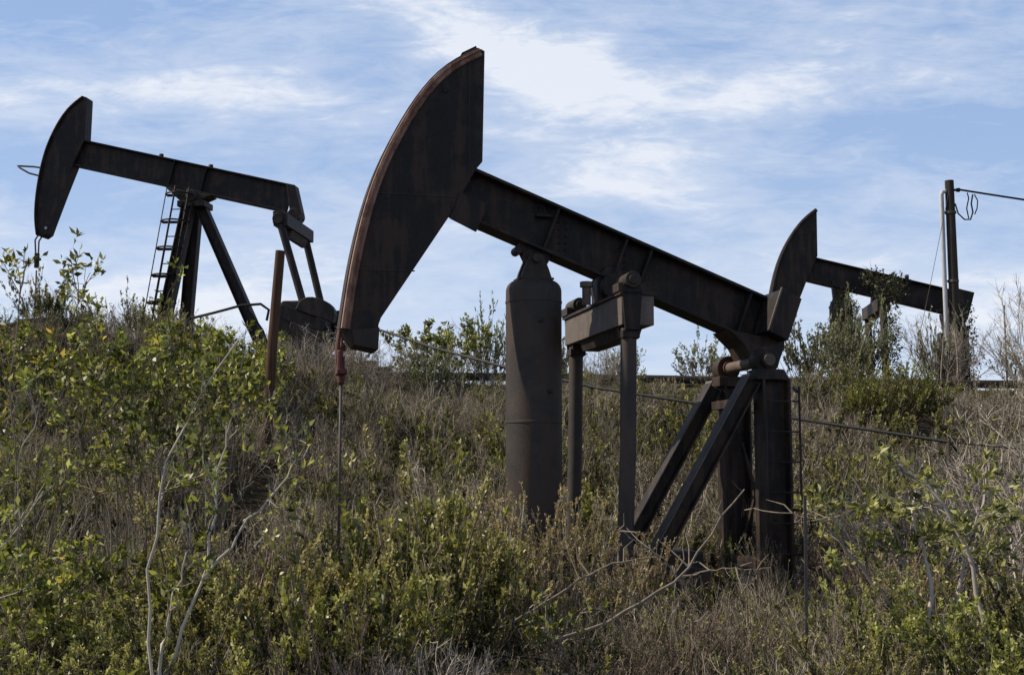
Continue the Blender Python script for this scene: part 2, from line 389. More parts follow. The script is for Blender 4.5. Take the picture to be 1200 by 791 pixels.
MB().prism([(-.90,4.02),(-.52,3.88),(-.60,3.74),(-.72,3.70),(-.84,3.78),(-.92,3.94)], -.085, .085).tube([(-.93,-.10,3.90),(-.93,.10,3.90)], .05, 12).build('beam_hanger', STEEL, R1, .006)
# equalizer hung under the beam
eq = MB().prism([(-.06,2.955),(-.06,3.275),(.30,3.275),(.30,2.955)], -1.13, 1.13).build('equalizer', GREYP, R1, .008)
MB().prism([(-.085,3.275),(-.085,3.305),(.325,3.305),(.325,3.275)], -1.16, 1.16).build('equalizer_flange', STEEL2, eq)
MB().prism([(-.02,2.955),(.26,2.955),(.22,2.84),(.02,2.84)], -.85, .62).build('equalizer_keel', STEEL, eq)
MB().prism([(-.02,3.305),(.34,3.305),(.32,3.62),(.24,3.74),(.08,3.74),(-.02,3.60)], -.12, .12).tube([(.15,-.24,3.50),(.15,.24,3.50)], .15, 20).build('equalizer_bearing', STEEL, R1, .01)
MB().tube([(-.14,-.09,3.52),(-.14,-.09,3.30)], .05, 12).tube([(-.14,-.09,3.56),(-.14,-.09,3.50)], .075, 12).build('oil_cup', GREYP, R1)
for y, s_ in ((-1.02, 1), (1.02, -1)):
    pm = MB().tube([(.05,y,2.93),(.03,y,1.6),(-.02,y,.42)], .086, 18).build('pitman_arm', PITMAN, R1)
    MB().prism([(-.03,2.90),(.13,2.90),(.16,3.305),(.14,3.40),(-.04,3.40),(-.06,3.305)], y-.14, y-.10).prism([(-.03,2.90),(.13,2.90),(.16,3.305),(.14,3.40),(-.04,3.40),(-.06,3.305)], y+.10, y+.14).box(-.045,.145,y-.10,y+.10,2.82,2.9).build('pitman_yoke', STEEL if y < 0 else STEEL2, pm, .006)
    MB().tube([(.05,y-.18,3.43),(.05,y+.18,3.43)], .088, 18).tube([(.05,y-.20,3.43),(.05,y+.20,3.43)], .05, 14).box(-.10,.20,y-.13,y+.13,3.305,3.40).build('wrist_bearing', STEEL2 if y < 0 else PITMAN, pm, .006)
    MB().tube([(-.02,y-.16,.42),(-.02,y+.16,.42)], .14, 18).build('crank_pin', STEEL2, pm)
    crank(R1, .55, .30, y + (-.14 if y < 0 else .14), math.pi - .2, .55, STEEL2, False)
MB().box(.25,1.05,-.55,.55,-.05,.55).tube([(.55,-1.12,.30),(.55,1.12,.30)], .08, 14).build('gear_reducer', STEEL2, R1, .03)
for y in (-.62, .62): MB().ibar((-1.4,y,-.06),(2.3,y,-.06), .2, .24, .02, (0,0,1)).build('skid_beam', POSTST, R1)
# wire rope bridle, carrier bar, polished rod
wrap = inset(arc1, .018)
br = []
for y in (-.085, .085):
    pts = [(x, y, z) for x, z in wrap] + [(-2.935, y, 2.75), (-2.925, y*.9, 2.60), (-2.90, y*.8, 2.47)]
    MB().tube(pts, .020, 8).build('bridle_cable', RUSTRED if y > 0 else CARRIER, R1)
cb = MB().box(-2.945,-2.835,-.14,.14,2.46,2.52).tube([(-2.89,0,2.36),(-2.89,0,2.66)], .04, 12).tube([(-2.91,-.10,2.50),(-2.915,-.10,2.72)], .032, 10).tube([(-2.91,.10,2.50),(-2.915,.10,2.76)], .032, 10).build('carrier_bar', CARRIER, R1, .012)
MB().tube([(-2.89,0,2.66),(-2.89,0,2.86)], .018, 8).tube([(-2.89,0,2.72),(-2.89,0,2.79)], .045, 8).build('rod_clamp', CARRIER, cb)
MB().tube([(-2.89,0,2.36),(-2.89,0,.55)], .017, 10).build('polished_rod', WIRE, R1)
MB().tube([(-2.89,0,-.1),(-2.89,0,.40)], .09, 14).tube([(-2.89,0,.40),(-2.89,0,.62)], .055, 14).tube([(-2.89,-.3,.25),(-2.89,.3,.25)], .05, 12).build('wellhead', STEEL2, R1)

# ------------------------------------------------------------------ pump jack on the left (conventional)
Z2 = 4.15
R2 = thing('pump_jack', 'black pump jack on the crest with a caged ladder and rear crank', 'pump jack', (-7.40, 29, Z2), rad(-7))
D = lambda pts: [(x, z - Z2) for x, z in pts]
arc2 = smooth_arc(D([(-2.66,10.58),(-2.82,10.50),(-2.977,10.39),(-3.254,9.97),(-3.524,9.387),(-3.664,8.72),(-3.73,8.114),(-3.725,7.448),(-3.66,7.30)]), 24)
back2 = D([(-2.544,10.54),(-2.56,9.55),(-2.797,8.998),(-3.061,8.298),(-3.323,7.56),(-3.40,7.33),(-3.52,7.25)])
h2 = horsehead(R2, arc2, back2, .17, STEEL, .07)
MB().tube([(-3.42,-.182,7.46-Z2),(-3.42,.182,7.46-Z2)], .035, 12).build('lifting_eye', GALV, h2)
MB().tube([(-3.66,-.05,8.72-Z2),(-3.95,-.05,8.80-Z2),(-4.18,-.05,8.93-Z2),(-4.26,-.02,8.99-Z2),(-4.18,.05,9.0-Z2),(-3.9,.06,8.98-Z2),(-3.60,.06,8.93-Z2)], .022, 8).build('wire_loop', WIRE, R2)
walking_beam(R2, (-2.74, 9.245-Z2), (2.36, 8.02-Z2), .64, .30, .035, STEEL, (.45, .60))
MB().prism(D([(2.30,8.36),(2.50,8.315),(2.66,7.66),(2.40,7.66)]), -.16, .16).build('tail_plate', STEEL, R2, .01)
for x_, z_ in ((-.75, 9.07), (.45, 8.78)): MB().tube([(x_,0,z_-Z2),(x_,0,z_+.10-Z2)], .055, 10).build('grease_cup', STEEL, R2)
MB().prism(D([(-.55,8.34),(.55,8.12),(.30,8.02),(-.20,8.02)]), -.22, .22).tube([(.12,-.34,8.10-Z2),(.12,.34,8.10-Z2)], .13, 18).box(-.22,.42,-.30,.30,7.86-Z2,8.00-Z2).build('saddle_bearing', STEEL2, R2, .01)
zt = 7.92 - Z2
for y0, y1 in ((-.22, -.80), (.22, .80)):
    MB().ibar((.04, y0, zt), (-.42, y1, .0), .24, .26, .022, (1,0,.1)).build('samson_post', STEEL, R2)
MB().ibar((.26, 0, zt - .05), (2.02, 0, -.05), .26, .24, .022, (1,0,.7)).build('rear_leg', STEEL, R2)
lad = thing_ = None
lad = ladder(R2, (-.66,-.35,.35), (-.10,-.35,4.10), .30, STEEL, axis='x')
for k in range(5):
    m = MB(); t = .30 + k*.165; c = Vector((-.66,-.35,.35)).lerp(Vector((-.10,-.35,4.10)), t)
    m.tube([(c.x + .30*math.cos(a), c.y - .05 - .32*max(0, math.sin(a)) , c.z) for a in np.linspace(-.2, math.pi + .2, 15)], .022, 6)
    m.bar((c.x-.30,c.y-.03,c.z),(c.x+.34,c.y+.02,c.z), .03, .06)
    m.build('cage_hoop', STEEL, lad)
for a in (.5, 1.57, 2.64):
    MB().tube([(-.55 + .30*math.cos(a) , -.40 - .32*math.sin(a), 1.2), (-.10 + .30*math.cos(a), -.40 - .32*math.sin(a), 4.10)], .013, 6).build('cage_strap', STEEL, lad)
# equalizer, pitmans, cranks
ze = 7.30 - Z2
MB().box(2.30,2.62,-1.05,1.05,ze-.10,ze+.18).prism([(2.34,ze-.10),(2.58,ze-.10),(2.50,ze-.28),(2.42,ze-.28)], -.55, .75).build('equalizer', STEEL2, R2, .012)
MB().tube([(2.50,-.22,7.62-Z2),(2.50,.22,7.62-Z2)], .15, 18).box(2.38,2.62,-.14,.14,ze+.18,7.62-Z2).build('equalizer_bearing', STEEL, R2, .01)
for y in (-1.0, 1.0):
    pm = MB().tube([(2.42,y,ze+.05),(3.05 if y < 0 else 2.95,y,1.15)], .085, 14).build('pitman_arm', STEEL, R2)
    MB().tube([(2.42,y-.13,ze+.05),(2.42,y+.13,ze+.05)], .125, 16).box(2.30,2.54,y-.1,y+.1,ze-.05,ze+.22).build('pitman_yoke', STEEL, pm, .01)
    crank(R2, 2.80, 1.05, y*1.14, -.35, .74, STEEL, True)
MB().prism([(2.15,-.1),(3.25,-.1),(3.18,1.2),(3.0,1.45),(2.4,1.45),(2.2,1.2)], -.62, .62).tube([(2.72,-1.10,1.12),(2.72,1.10,1.12)], .11, 14).build('gear_reducer', STEEL2, R2, .03)
for y in (-.75, .75): MB().ibar((-1.0,y,-.08),(4.6,y,-.08), .22, .3, .02, (0,0,1)).build('skid_beam', STEEL2, R2)
wrap2 = inset(arc2, .01)[8:]
for y in (-.09, .09):
    MB().tube([(x,y,z) for x, z in wrap2] + [(-3.715,y,7.2-Z2),(-3.70,y*.7,6.86-Z2)], .02, 8).build('bridle_cable', WIRE, R2)
cb2 = MB().box(-3.76,-3.64,-.10,.10,6.74-Z2,6.80-Z2).tube([(-3.70,0,6.56-Z2),(-3.70,0,6.90-Z2)], .06, 12).build('carrier_bar', STEEL, R2, .01)
MB().tube([(-3.70,0,6.50-Z2),(-3.70,0,.3)], .02, 8).build('polished_rod', WIRE, R2)

# ------------------------------------------------------------------ pump jack on the right, overgrown with ivy
Z3 = 3.62
R3 = thing('pump_jack', 'black pump jack beside the utility pole, its legs overgrown with ivy', 'pump jack', (8.217, 31, Z3), rad(-5))
D = lambda pts: [(x, z - Z3) for x, z in pts]
arc3 = smooth_arc(D([(-.76,8.268),(-.876,8.22),(-1.193,7.92),(-1.513,7.43),(-1.74,6.891),(-1.89,6.26),(-1.98,5.735),(-2.0,5.2)]), 24)
back3 = D([(-.73,8.25),(-.74,7.088),(-.979,6.564),(-1.175,6.083),(-1.47,5.40),(-1.62,5.05),(-1.85,5.05)])
horsehead(R3, arc3, back3, .21, STEEL, .08)
walking_beam(R3, (-.96, 6.80-Z3), (2.66, 5.86-Z3), .60, .32, .035, STEEL, (.4, .6))
MB().prism(D([(2.50,6.22),(2.90,6.11),(2.72,5.45),(2.42,5.55)]), -.42, .42).build('tail_box', STEEL, R3, .01)
MB().prism(D([(2.2,5.66),(2.75,5.5),(2.62,5.18),(2.28,5.18)]), -.24, .24).build('tail_casting', STEEL2, R3, .02)
MB().tube([(1.42,0,6.5-Z3),(1.42,0,6.62-Z3)], .05, 10).box(1.35,1.50,-.08,.08,6.43-Z3,6.5-Z3).build('lifting_lug', STEEL, R3)
for y in (-.5, .5):
    MB().ibar((2.46,y,-.05),(2.46,y,5.25-Z3), .30, .42, .03, (1,0,0)).build('samson_post', POSTST, R3, .008)
MB().lathe([(.28,-.1),(.28,2.25),(.20,2.42),(.06,2.46)], -.18, 0, 32).build('air_tank', TANK, R3)
MB().prism(D([(-.36,6.05),(.0,6.05),(.06,6.42),(-.40,6.5)]), -.1, .1).build('beam_hanger', STEEL, R3)
MB().box(.50,.80,-1.0,1.0,5.62-Z3,5.92-Z3).prism([(.54,2.3),(.78,2.3),(.74,2.62),(.58,2.62)], -.12, .12).build('equalizer', STEEL2, R3, .01)
for y in (-.95, .95): MB().tube([(.64,y,5.70-Z3),(.66,y,.1)], .085, 14).build('pitman_arm', PITMAN, R3)

# ------------------------------------------------------------------ utility pole and lines
PX, PY = 10.10, 29.0
zg = H(PX, PY)
pole = thing('utility_pole', 'dark wooden utility pole with a pale conduit strapped along it', 'utility pole', (PX, PY, zg - .2))
top = 8.52 - zg + .2
MB().tube([(.02,0,0),(.01,0,top*.6),(.0,0,top)], [.125,.11,.10], 18).build('pole_shaft', POLEWOOD, pole)
MB().tube([(-.19,-.02,.2),(-.20,-.02,top*.6),(-.20,-.02,top-.34),(-.17,-.02,top-.27),(-.10,-.02,top-.25)], .052, 12).build('conduit', GALV, pole)
m = MB()
for z in (top*.32, top*.55, top-.75): m.bar((-.21,-.02,z),(.0,-.02,z), .05, .03).tube([(.005,0,z-.03),(.005,0,z+.03)], .126, 16)
m.build('strap', WIRE, pole)
MB().tube([(.11,0,top-.22),(.20,0,top-.22)], .03, 8).tube([(.20,0,top-.26),(.20,0,top-.18)], .045, 10).build('insulator', CABLE, pole)
MB().tube([(.10,-.05,top-.55),(.16,-.05,top-.78),(.30,-.05,top-.92),(.44,-.05,top-.92),(.50,-.05,top-.75),(.47,-.05,top-.55),(.52,-.03,top-.33)], .018, 8).tube([(.40,-.05,top-.90),(.36,-.05,top-.66),(.42,-.04,top-.42),(.40,-.02,top-.29)], .015, 8).tube([(.55,-.05,top-.33),(.62,-.05,top-.48),(.60,-.05,top-.66),(.54,-.05,top-.80)], .014, 8).build('drip_loop', CABLE, pole)
MB().tube([(PX + .16, PY, 8.32), (PX+.9, PY, 8.20), (PX + 1.8, PY-.1, 8.03), (PX + 4, PY-.3, 7.75), (PX + 8, PY-.6, 7.55), (PX + 14, PY - 1, 7.75)], .024, 8).build('overhead_wire', CABLE)
tag(bpy.data.objects['overhead_wire'], 'thick black overhead wire running right from the top of the utility pole', 'wire')
MB().tube([(PX - .05, PY-.1, 8.25), (9.56, 28.9, 6.15), (8.85, 28.6, H(8.85, 28.6))], .006, 6).build('guy_wire', WIRE)
tag(bpy.data.objects['guy_wire'], 'thin guy wire slanting down from the utility pole to the crest', 'wire')
MB().tube([(11.05,28.5,H(11.05,28.5)-.2),(11.05,28.5,5.55)], .022, 8).build('marker_rod', WIRE)
tag(bpy.data.objects['marker_rod'], 'thin upright steel rod on the crest right of the utility pole', 'rod')
MB().tube([(-3.95,20.5,H(-3.95,20.5)-.3),(-3.86,20.5,3.8),(-3.76,20.5,5.36)], [.088,.082,.078], 14).build('stub_post', STUBWOOD)
tag(bpy.data.objects['stub_post'], 'short weathered brown wooden post beside the crank of the caged ladder pump jack', 'post')
m = MB().tube([(-6.62,26,4.93),(-6.1,26,5.06),(-5.55,26,5.21),(-5.15,26,5.24),(-4.98,26,5.12),(-5.02,26,4.9)], .028, 8)
m.tube([(-5.48,26,5.22),(-5.1,26,4.7),(-4.9,26,4.2)], .026, 8).tube([(-6.62,26,4.93),(-6.75,26,4.2)], .026, 8)
tag(m.build('flow_hose', CABLE), 'black hose curving over the crest at the rear leg of the ladder pump jack', 'hose')
# slack power cable across the slope, on low stakes
pts = [(-4.3,28.2,4.80),(-3.24,27,4.87),(-2.69,26,4.70),(-1.5,24.3,4.17),(-.15,22.5,3.65),(1.4,21,3.17),(3.07,20,2.83),(4.3,19,2.56),(5.95,17.5,2.19)]
m = MB().tube(pts, .024, 8).tube([(5.95,17.5,2.19),(6.7,17.0,2.08),(7.8,16.4,2.02)], .010, 6).tube([(5.98,17.5,2.16),(6.2,17.6,1.95),(6.3,17.6,1.7)], .016, 6)
tag(m.build('power_cable', CABLE), 'long slack black cable sagging across the slope behind the largest pump jack', 'cable')
tag(MB().tube([(5.95,17.5,H(5.95,17.5)-.2),(5.95,17.5,2.22)], .022, 8).build('cable_stake', POLEWOOD), 'low dark stake at the right end of the slack cable', 'stake')
tag(MB().tube([(-2.6,26.8,3.83),(2,26.7,3.77),(6,26.6,3.69),(10,26.5,3.63),(15,26.4,3.57)], .085, 14).build('pipeline', STEEL2), 'long dark pipeline lying along the crest', 'pipeline')
fp = thing('fence_post', 'thin grey steel fence post standing in the weeds right of the ladder', 'fence post', (2.07, 9.2, H(2.07, 9.2) - .2))
MB().bar((0,0,0),(.02,0,1.68), .022, .007, (0,1,0)).bar((0,.012,0),(.02,.012,1.66), .007, .02, (0,1,0)).build('post_shaft', WIRE, fp)
MB().box(-.06,.06,-.003,.003,.12,.30).build('anchor_plate', GALV, fp)

# ------------------------------------------------------------------ plants
def nrm(v): return v / (np.linalg.norm(v, axis=-1, keepdims=True) + 1e-9)
class Geo:
    def __init__(s): s.v = []; s.q = []; s.m = []; s.t = []; s.n = 0
    def put(s, v, q, mi, t):
        s.v.append(v.reshape(-1, 3)); s.q.append(q.reshape(-1, 4) + s.n); s.m.append(np.full(q.reshape(-1, 4).shape[0], mi)); s.t.append(t.ravel()); s.n += v.reshape(-1, 3).shape[0]
    def tubes(s, P, r, mi, t, sides=3):
        """P (n,k,3), r (n,k), t (n,)"""
        n, k = P.shape[:2]
        T = np.gradient(P, axis=1); T = nrm(T)
        ref = np.where(np.abs(T[..., 2:3]) > .9, np.array([1., .2, 0]), np.array([0, .1, 1.]))
        U = nrm(np.cross(T, ref)); W = np.cross(T, U)
        a = np.arange(sides) * 2 * np.pi / sides
        V = P[:, :, None] + (U[:, :, None] * np.cos(a)[None, None, :, None] + W[:, :, None] * np.sin(a)[None, None, :, None]) * r[:, :, None, None]
        idx = np.arange(n * k * sides).reshape(n, k, sides); nx_ = np.roll(idx, -1, 2)
        q = np.stack([idx[:, :-1], nx_[:, :-1], nx_[:, 1:], idx[:, 1:]], -1)
        s.put(V, q, mi, np.broadcast_to(t[:, None, None], (n, k, sides)))
    def ribbons(s, P, w, mi, t, rng):
        n, k = P.shape[:2]
        T = nrm(P[:, -1] - P[:, 0]); S = nrm(np.cross(T, rng.normal(size=(n, 3))))
        V = np.stack([P - S[:, None] * w[..., None], P + S[:, None] * w[..., None]], 2)
        idx = np.arange(n * k * 2).reshape(n, k, 2)
        q = np.stack([idx[:, :-1, 0], idx[:, :-1, 1], idx[:, 1:, 1], idx[:, 1:, 0]], -1)
        s.put(V, q, mi, np.broadcast_to(t[:, None, None], (n, k, 2)))
    def leaves(s, p, d, L, w, mi, t, rng, fold=.25):
        n = len(p); d = nrm(d); S = nrm(np.cross(d, rng.normal(size=(n, 3)))); Nn = np.cross(S, d)
        L = L[:, None]; w = w[:, None]
        V = np.stack([p, p + d*L*.45 + S*w + Nn*w*fold*2, p + d*L, p + d*L*.45 - S*w + Nn*w*fold*2], 1)
        q = np.arange(n * 4).reshape(n, 4)
        s.put(V, q, mi, np.broadcast_to(t[:, None], (n, 4)))
    def mesh(s, name, mats): return np_mesh(name, np.concatenate(s.v), np.concatenate(s.q), mats, np.concatenate(s.m), np.clip(np.concatenate(s.t), 0, 1))
def along(P, t):
    """point and tangent on polylines P (n,k,3) at t (n,)"""
    k = P.shape[1]; f = np.clip(t, 0, .9999) * (k - 1); i = f.astype(int); fr = (f - i)[:, None]
    ar = np.arange(len(P)); a, b = P[ar, i], P[ar, i + 1]
    return a + (b - a) * fr, nrm(b - a)

def grow(base, d0, L, k, bend, rng, wob=.06):
    """polylines from base (n,3) along d0, bending by 'bend' (n,3) over the length"""
    n = len(base); P = np.zeros((n, k, 3)); P[:, 0] = base; d = nrm(d0)
    for i in range(1, k):
        d = nrm(d + bend / (k - 1) + rng.normal(size=(n, 3)) * wob)
        P[:, i] = P[:, i-1] + d * (L / (k - 1))[:, None]
    return P

def fine_shrub(seed, Hh, R, ns=70, nt=9, nl=12, leaf=.026, lw=.006, tilt=.9, twig_len=.25, bare=.3, tight=.42):
    """bushy plant of many upright twigs with small leaves; returns (stem geo, leaf geo), height about Hh"""
    rng = np.random.default_rng(seed); gs, gl = Geo(), Geo()
    az = rng.uniform(0, 2*np.pi, ns); u = np.sqrt(rng.uniform(0, 1, ns)); ti = u * tilt
    env = 1 + .22*np.sin(az*2 + seed) + .16*np.sin(az*3 + 2.1*seed)
    L = Hh * rng.uniform(.62, 1.02, ns) * (1 - .12*u) * env / 1.06
    rr = R * .28 * rng.uniform(0, 1, ns)
    base = np.stack([rr*np.cos(az), rr*np.sin(az), np.full(ns, -.05)], 1)
    d0 = np.stack([np.sin(ti)*np.cos(az)*R/Hh*1.3, np.sin(ti)*np.sin(az)*R/Hh*1.3, np.cos(ti)], 1)
    P = grow(base, d0, L, 6, np.tile([0, 0, .55], (ns, 1)), rng, .10)
    gs.tubes(P, np.linspace(1, .35, 6)[None] * rng.uniform(.004, .009, ns)[:, None], 0, rng.uniform(.3, 1., ns))
    M = ns * nt; par = np.repeat(np.arange(ns), nt); tt = rng.uniform(bare, 1., M)
    p, tg = along(P[par], tt)
    d = nrm(tg + rng.normal(size=(M, 3)) * tight + [0, 0, .25])
    tl = twig_len * Hh * rng.uniform(.4, 1.1, M) * (1.15 - .5*tt)
    T = grow(p, d, tl, 4, np.tile([0, 0, .35], (M, 1)), rng, .10)
    gs.ribbons(T, np.tile(np.linspace(.0032, .0014, 4), (M, 1)), 0, rng.uniform(.3, 1, M), rng)
    K = M * nl; pk = np.repeat(np.arange(M), nl); t2 = rng.uniform(.08, 1.02, K)
    q, tg2 = along(T[pk], t2)
    ld = nrm(tg2 * .9 + rng.normal(size=(K, 3)) * .55 + [0, 0, .15])
    tint = .30*np.repeat(rng.uniform(0, 1, M)**1.3, nl) + .62*(tt[pk] + .25*t2 - .2)**2 + .30*np.repeat(np.repeat(rng.uniform(-.3, 1, ns), nt), nl) + rng.normal(size=K)*.08 - .08  # older leaves darker; shaded interior and lit tips also painted into the tint
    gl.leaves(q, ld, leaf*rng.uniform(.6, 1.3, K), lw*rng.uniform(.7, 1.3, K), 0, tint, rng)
    return gs, gl

def twig_shrub(seed, Hh, R, ns=26, nt=10, n3=5, thick=.008, tilt=1.0):
    """bare brittle shrub: three orders of fine twigs, no leaves"""
    rng = np.random.default_rng(seed); gs = Geo()
    az = rng.uniform(0, 2*np.pi, ns); ti = np.sqrt(rng.uniform(0, 1, ns)) * tilt
    L = Hh * rng.uniform(.6, 1.05, ns)
    base = np.stack([.15*R*np.cos(az), .15*R*np.sin(az), np.full(ns, -.05)], 1)
    d0 = np.stack([np.sin(ti)*np.cos(az)*R/Hh*1.3, np.sin(ti)*np.sin(az)*R/Hh*1.3, np.cos(ti)], 1)
    P = grow(base, d0, L, 7, np.tile([0, 0, .3], (ns, 1)), rng, .16)
    gs.tubes(P, np.linspace(1, .3, 7)[None] * rng.uniform(.6, 1.2, ns)[:, None] * thick, 0, rng.uniform(.3, 1, ns))
    for cnt, lf, wd, src in ((nt, .42, .0035, None), (n3, .22, .0022, 1)):
        base_P = P if src is None else T
        n = len(base_P); par = np.repeat(np.arange(n), cnt); tt = rng.uniform(.25, 1, n*cnt)
        p, tg = along(base_P[par], tt); d = nrm(tg + rng.normal(size=(n*cnt, 3)) * .55 + [0, 0, .1])
        T = grow(p, d, lf*Hh*rng.uniform(.35, 1, n*cnt)*(1.2 - .6*tt), 4, np.tile([0, 0, .2], (n*cnt, 1)), rng, .18)
        gs.ribbons(T, np.tile(np.linspace(wd, wd*.45, 4), (n*cnt, 1)), 0, rng.uniform(.15, 1, n*cnt), rng)
    return gs

def broad_shrub(seed, stems, side=9, sub=4, nl=9, leaf=.075, lw=.014, start=.35, side_len=.55, droop=-.1, thick=.014, up=.35):
    """open shrub of pale stems (polylines, local metres) with side branches and lance leaves near the ends"""
    rng = np.random.default_rng(seed); gs, gl = Geo(), Geo()
    K = 13; P = []
    for st in stems:
        A = np.array(st, float); dd = np.r_[0, np.cumsum(np.linalg.norm(np.diff(A, axis=0), axis=1))]
        t = np.linspace(0, dd[-1], K); P.append(np.stack([np.interp(t, dd, A[:, i]) for i in range(3)], 1))
    P = np.array(P); P[:, 1:] += rng.normal(size=P[:, 1:].shape) * .013
    n = len(P); Ls = np.linalg.norm(P[:, -1] - P[:, 0], axis=1)
    gs.tubes(P, np.linspace(1, .35, K)[None] * rng.uniform(.75, 1.15, n)[:, None] * thick, 0, rng.uniform(.5, 1, n), 6)
    M = n * side; par = np.repeat(np.arange(n), side); tt = rng.uniform(start, 1., M)
    p, tg = along(P[par], tt); d = nrm(tg*.8 + rng.normal(size=(M, 3))*.6 + [0, 0, up])
    S = grow(p, d, side_len*rng.uniform(.4, 1.1, M)*(1.25 - .55*tt), 5, np.tile([0, 0, droop], (M, 1)), rng, .14)
    gs.tubes(S, np.tile(np.linspace(.0055, .002, 5), (M, 1)), 0, rng.uniform(.2, .9, M))
    M2 = M * sub; par2 = np.repeat(np.arange(M), sub); t2 = rng.uniform(.25, 1, M2)
    p2, tg2 = along(S[par2], t2); d2 = nrm(tg2 + rng.normal(size=(M2, 3))*.6 + [0, 0, .15])
    T = grow(p2, d2, side_len*.36*rng.uniform(.4, 1.1, M2), 4, np.tile([0, 0, .2], (M2, 1)), rng, .12)
    gs.ribbons(T, np.tile(np.linspace(.0028, .0014, 4), (M2, 1)), 0, rng.uniform(.2, .9, M2), rng)
    Kn = M2 * nl; pk = np.repeat(np.arange(M2), nl); t3 = .15 + .87*rng.uniform(0, 1.0, Kn)**.55
    q, tg3 = along(T[pk], t3)
    ld = nrm(tg3*.6 + rng.normal(size=(Kn, 3))*.65 + [0, 0, .05])
    tint = .15 + .55*np.repeat(rng.uniform(0, 1, M2), nl)*.7 + .25*np.repeat(np.repeat(rng.uniform(0, 1, M), sub), nl) + rng.normal(size=Kn)*.12
    tint += (rng.uniform(0, 1, Kn) < .03) * .5
    gl.leaves(q, ld, leaf*rng.uniform(.5, 1.25, Kn), lw*rng.uniform(.65, 1.25, Kn), 0, tint, rng, .3)
    return gs, gl

def leaf_mass(seed, lobes, dens, leaf, lw, twigs=40):
    """creeper or dense crown: leaves through uneven lobes (x,y,z,rx,ry,rz), with short twigs"""
    rng = np.random.default_rng(seed); gs, gl = Geo(), Geo()
    for (x, y, z, rx, ry, rz) in lobes:
        n = int(dens * (rx*ry*rz)**(2/3.) * 100)
        d = nrm(rng.normal(size=(n, 3)))
        bump_ = 1 + .25*np.sin(d[:, 0]*7 + seed) * np.sin(d[:, 2]*8 + x*3) + .2*np.sin(d[:, 1]*9 + z*5)
        r = (rng.uniform(.35, 1, n)**.5 * bump_ + (rng.uniform(0, 1, n) < .10)*rng.uniform(0, .35, n))[:, None]
        p = np.array([x, y, z]) + d * r * [rx, ry, rz]
        gl.leaves(p, nrm(d*.6 + rng.normal(size=(n, 3))*.7 + [0, 0, -.15]), leaf*rng.uniform(.5, 1.3, n), lw*rng.uniform(.6, 1.3, n), 0,
                  .35 + .25*bump_ - .25 + rng.normal(size=n)*.18, rng, .2)
        m_ = twigs; d2 = nrm(rng.normal(size=(m_, 3)) + [0, 0, .3])
        P = grow(np.array([x, y, z]) + d2*.3*[rx, ry, rz], d2, 1.0*max(rx, rz)*rng.uniform(.5, 1.15, m_), 4, np.tile([0, 0, .1], (m_, 1)), rng, .2)
        gs.tubes(P, np.tile(np.linspace(.007, .002, 4), (m_, 1)), 0, rng.uniform(0, .8, m_))
    return gs, gl

def plant(name, label, cat, loc, stem, leaf=None, lmat=None, smat=TWIG, rotz=0., scale=1., group=None, sname='stem', lname='foliage'):
    """stem / leaf: mesh data or Geo"""
    t = thing(name, label, cat, loc, rotz, group); t.scale = (scale,)*3 if not isinstance(scale, tuple) else scale
    if isinstance(stem, Geo): stem = stem.mesh(sname, [smat])
    if isinstance(leaf, Geo): leaf = leaf.mesh(lname, [lmat])
    link(sname, stem, t)
    if leaf is not None: link(lname, leaf, t)
    return t
def protos(fn, seeds, smat, lmat, **kw):
    out = []
    for s_ in seeds:
        r = fn(s_, **kw); r = r if isinstance(r, tuple) else (r, None)
        out.append((r[0].mesh('stem', [smat]), r[1].mesh('foliage', [lmat]) if r[1] else None))
    return out

rnd = random.Random(11)
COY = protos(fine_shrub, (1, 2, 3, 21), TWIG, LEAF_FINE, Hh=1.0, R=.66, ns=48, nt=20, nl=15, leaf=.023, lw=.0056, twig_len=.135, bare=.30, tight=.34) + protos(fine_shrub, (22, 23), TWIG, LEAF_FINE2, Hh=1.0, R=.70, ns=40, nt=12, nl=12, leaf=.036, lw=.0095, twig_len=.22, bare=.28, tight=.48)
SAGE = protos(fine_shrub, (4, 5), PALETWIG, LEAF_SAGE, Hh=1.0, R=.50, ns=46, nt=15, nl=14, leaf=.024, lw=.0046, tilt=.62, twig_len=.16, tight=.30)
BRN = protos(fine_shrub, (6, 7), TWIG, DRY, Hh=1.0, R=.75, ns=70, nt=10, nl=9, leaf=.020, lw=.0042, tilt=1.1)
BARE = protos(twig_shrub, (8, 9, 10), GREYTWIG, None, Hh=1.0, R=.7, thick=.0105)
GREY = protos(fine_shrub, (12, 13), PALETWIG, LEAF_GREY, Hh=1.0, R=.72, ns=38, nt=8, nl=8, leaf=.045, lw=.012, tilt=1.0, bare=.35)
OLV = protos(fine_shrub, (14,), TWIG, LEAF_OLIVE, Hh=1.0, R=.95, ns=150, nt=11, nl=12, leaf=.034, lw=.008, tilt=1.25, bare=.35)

def put(kind, i, x, y, Hs, label, wide=1., cat='shrub', group=None, name='shrub', dz=0.):
    st, lf = kind[i % len(kind)]
    return plant(name, label, cat, (x, y, H(x, y) + dz), st, lf, rotz=rnd.uniform(0, 6.28), scale=(Hs*wide, Hs*wide, Hs), group=group)

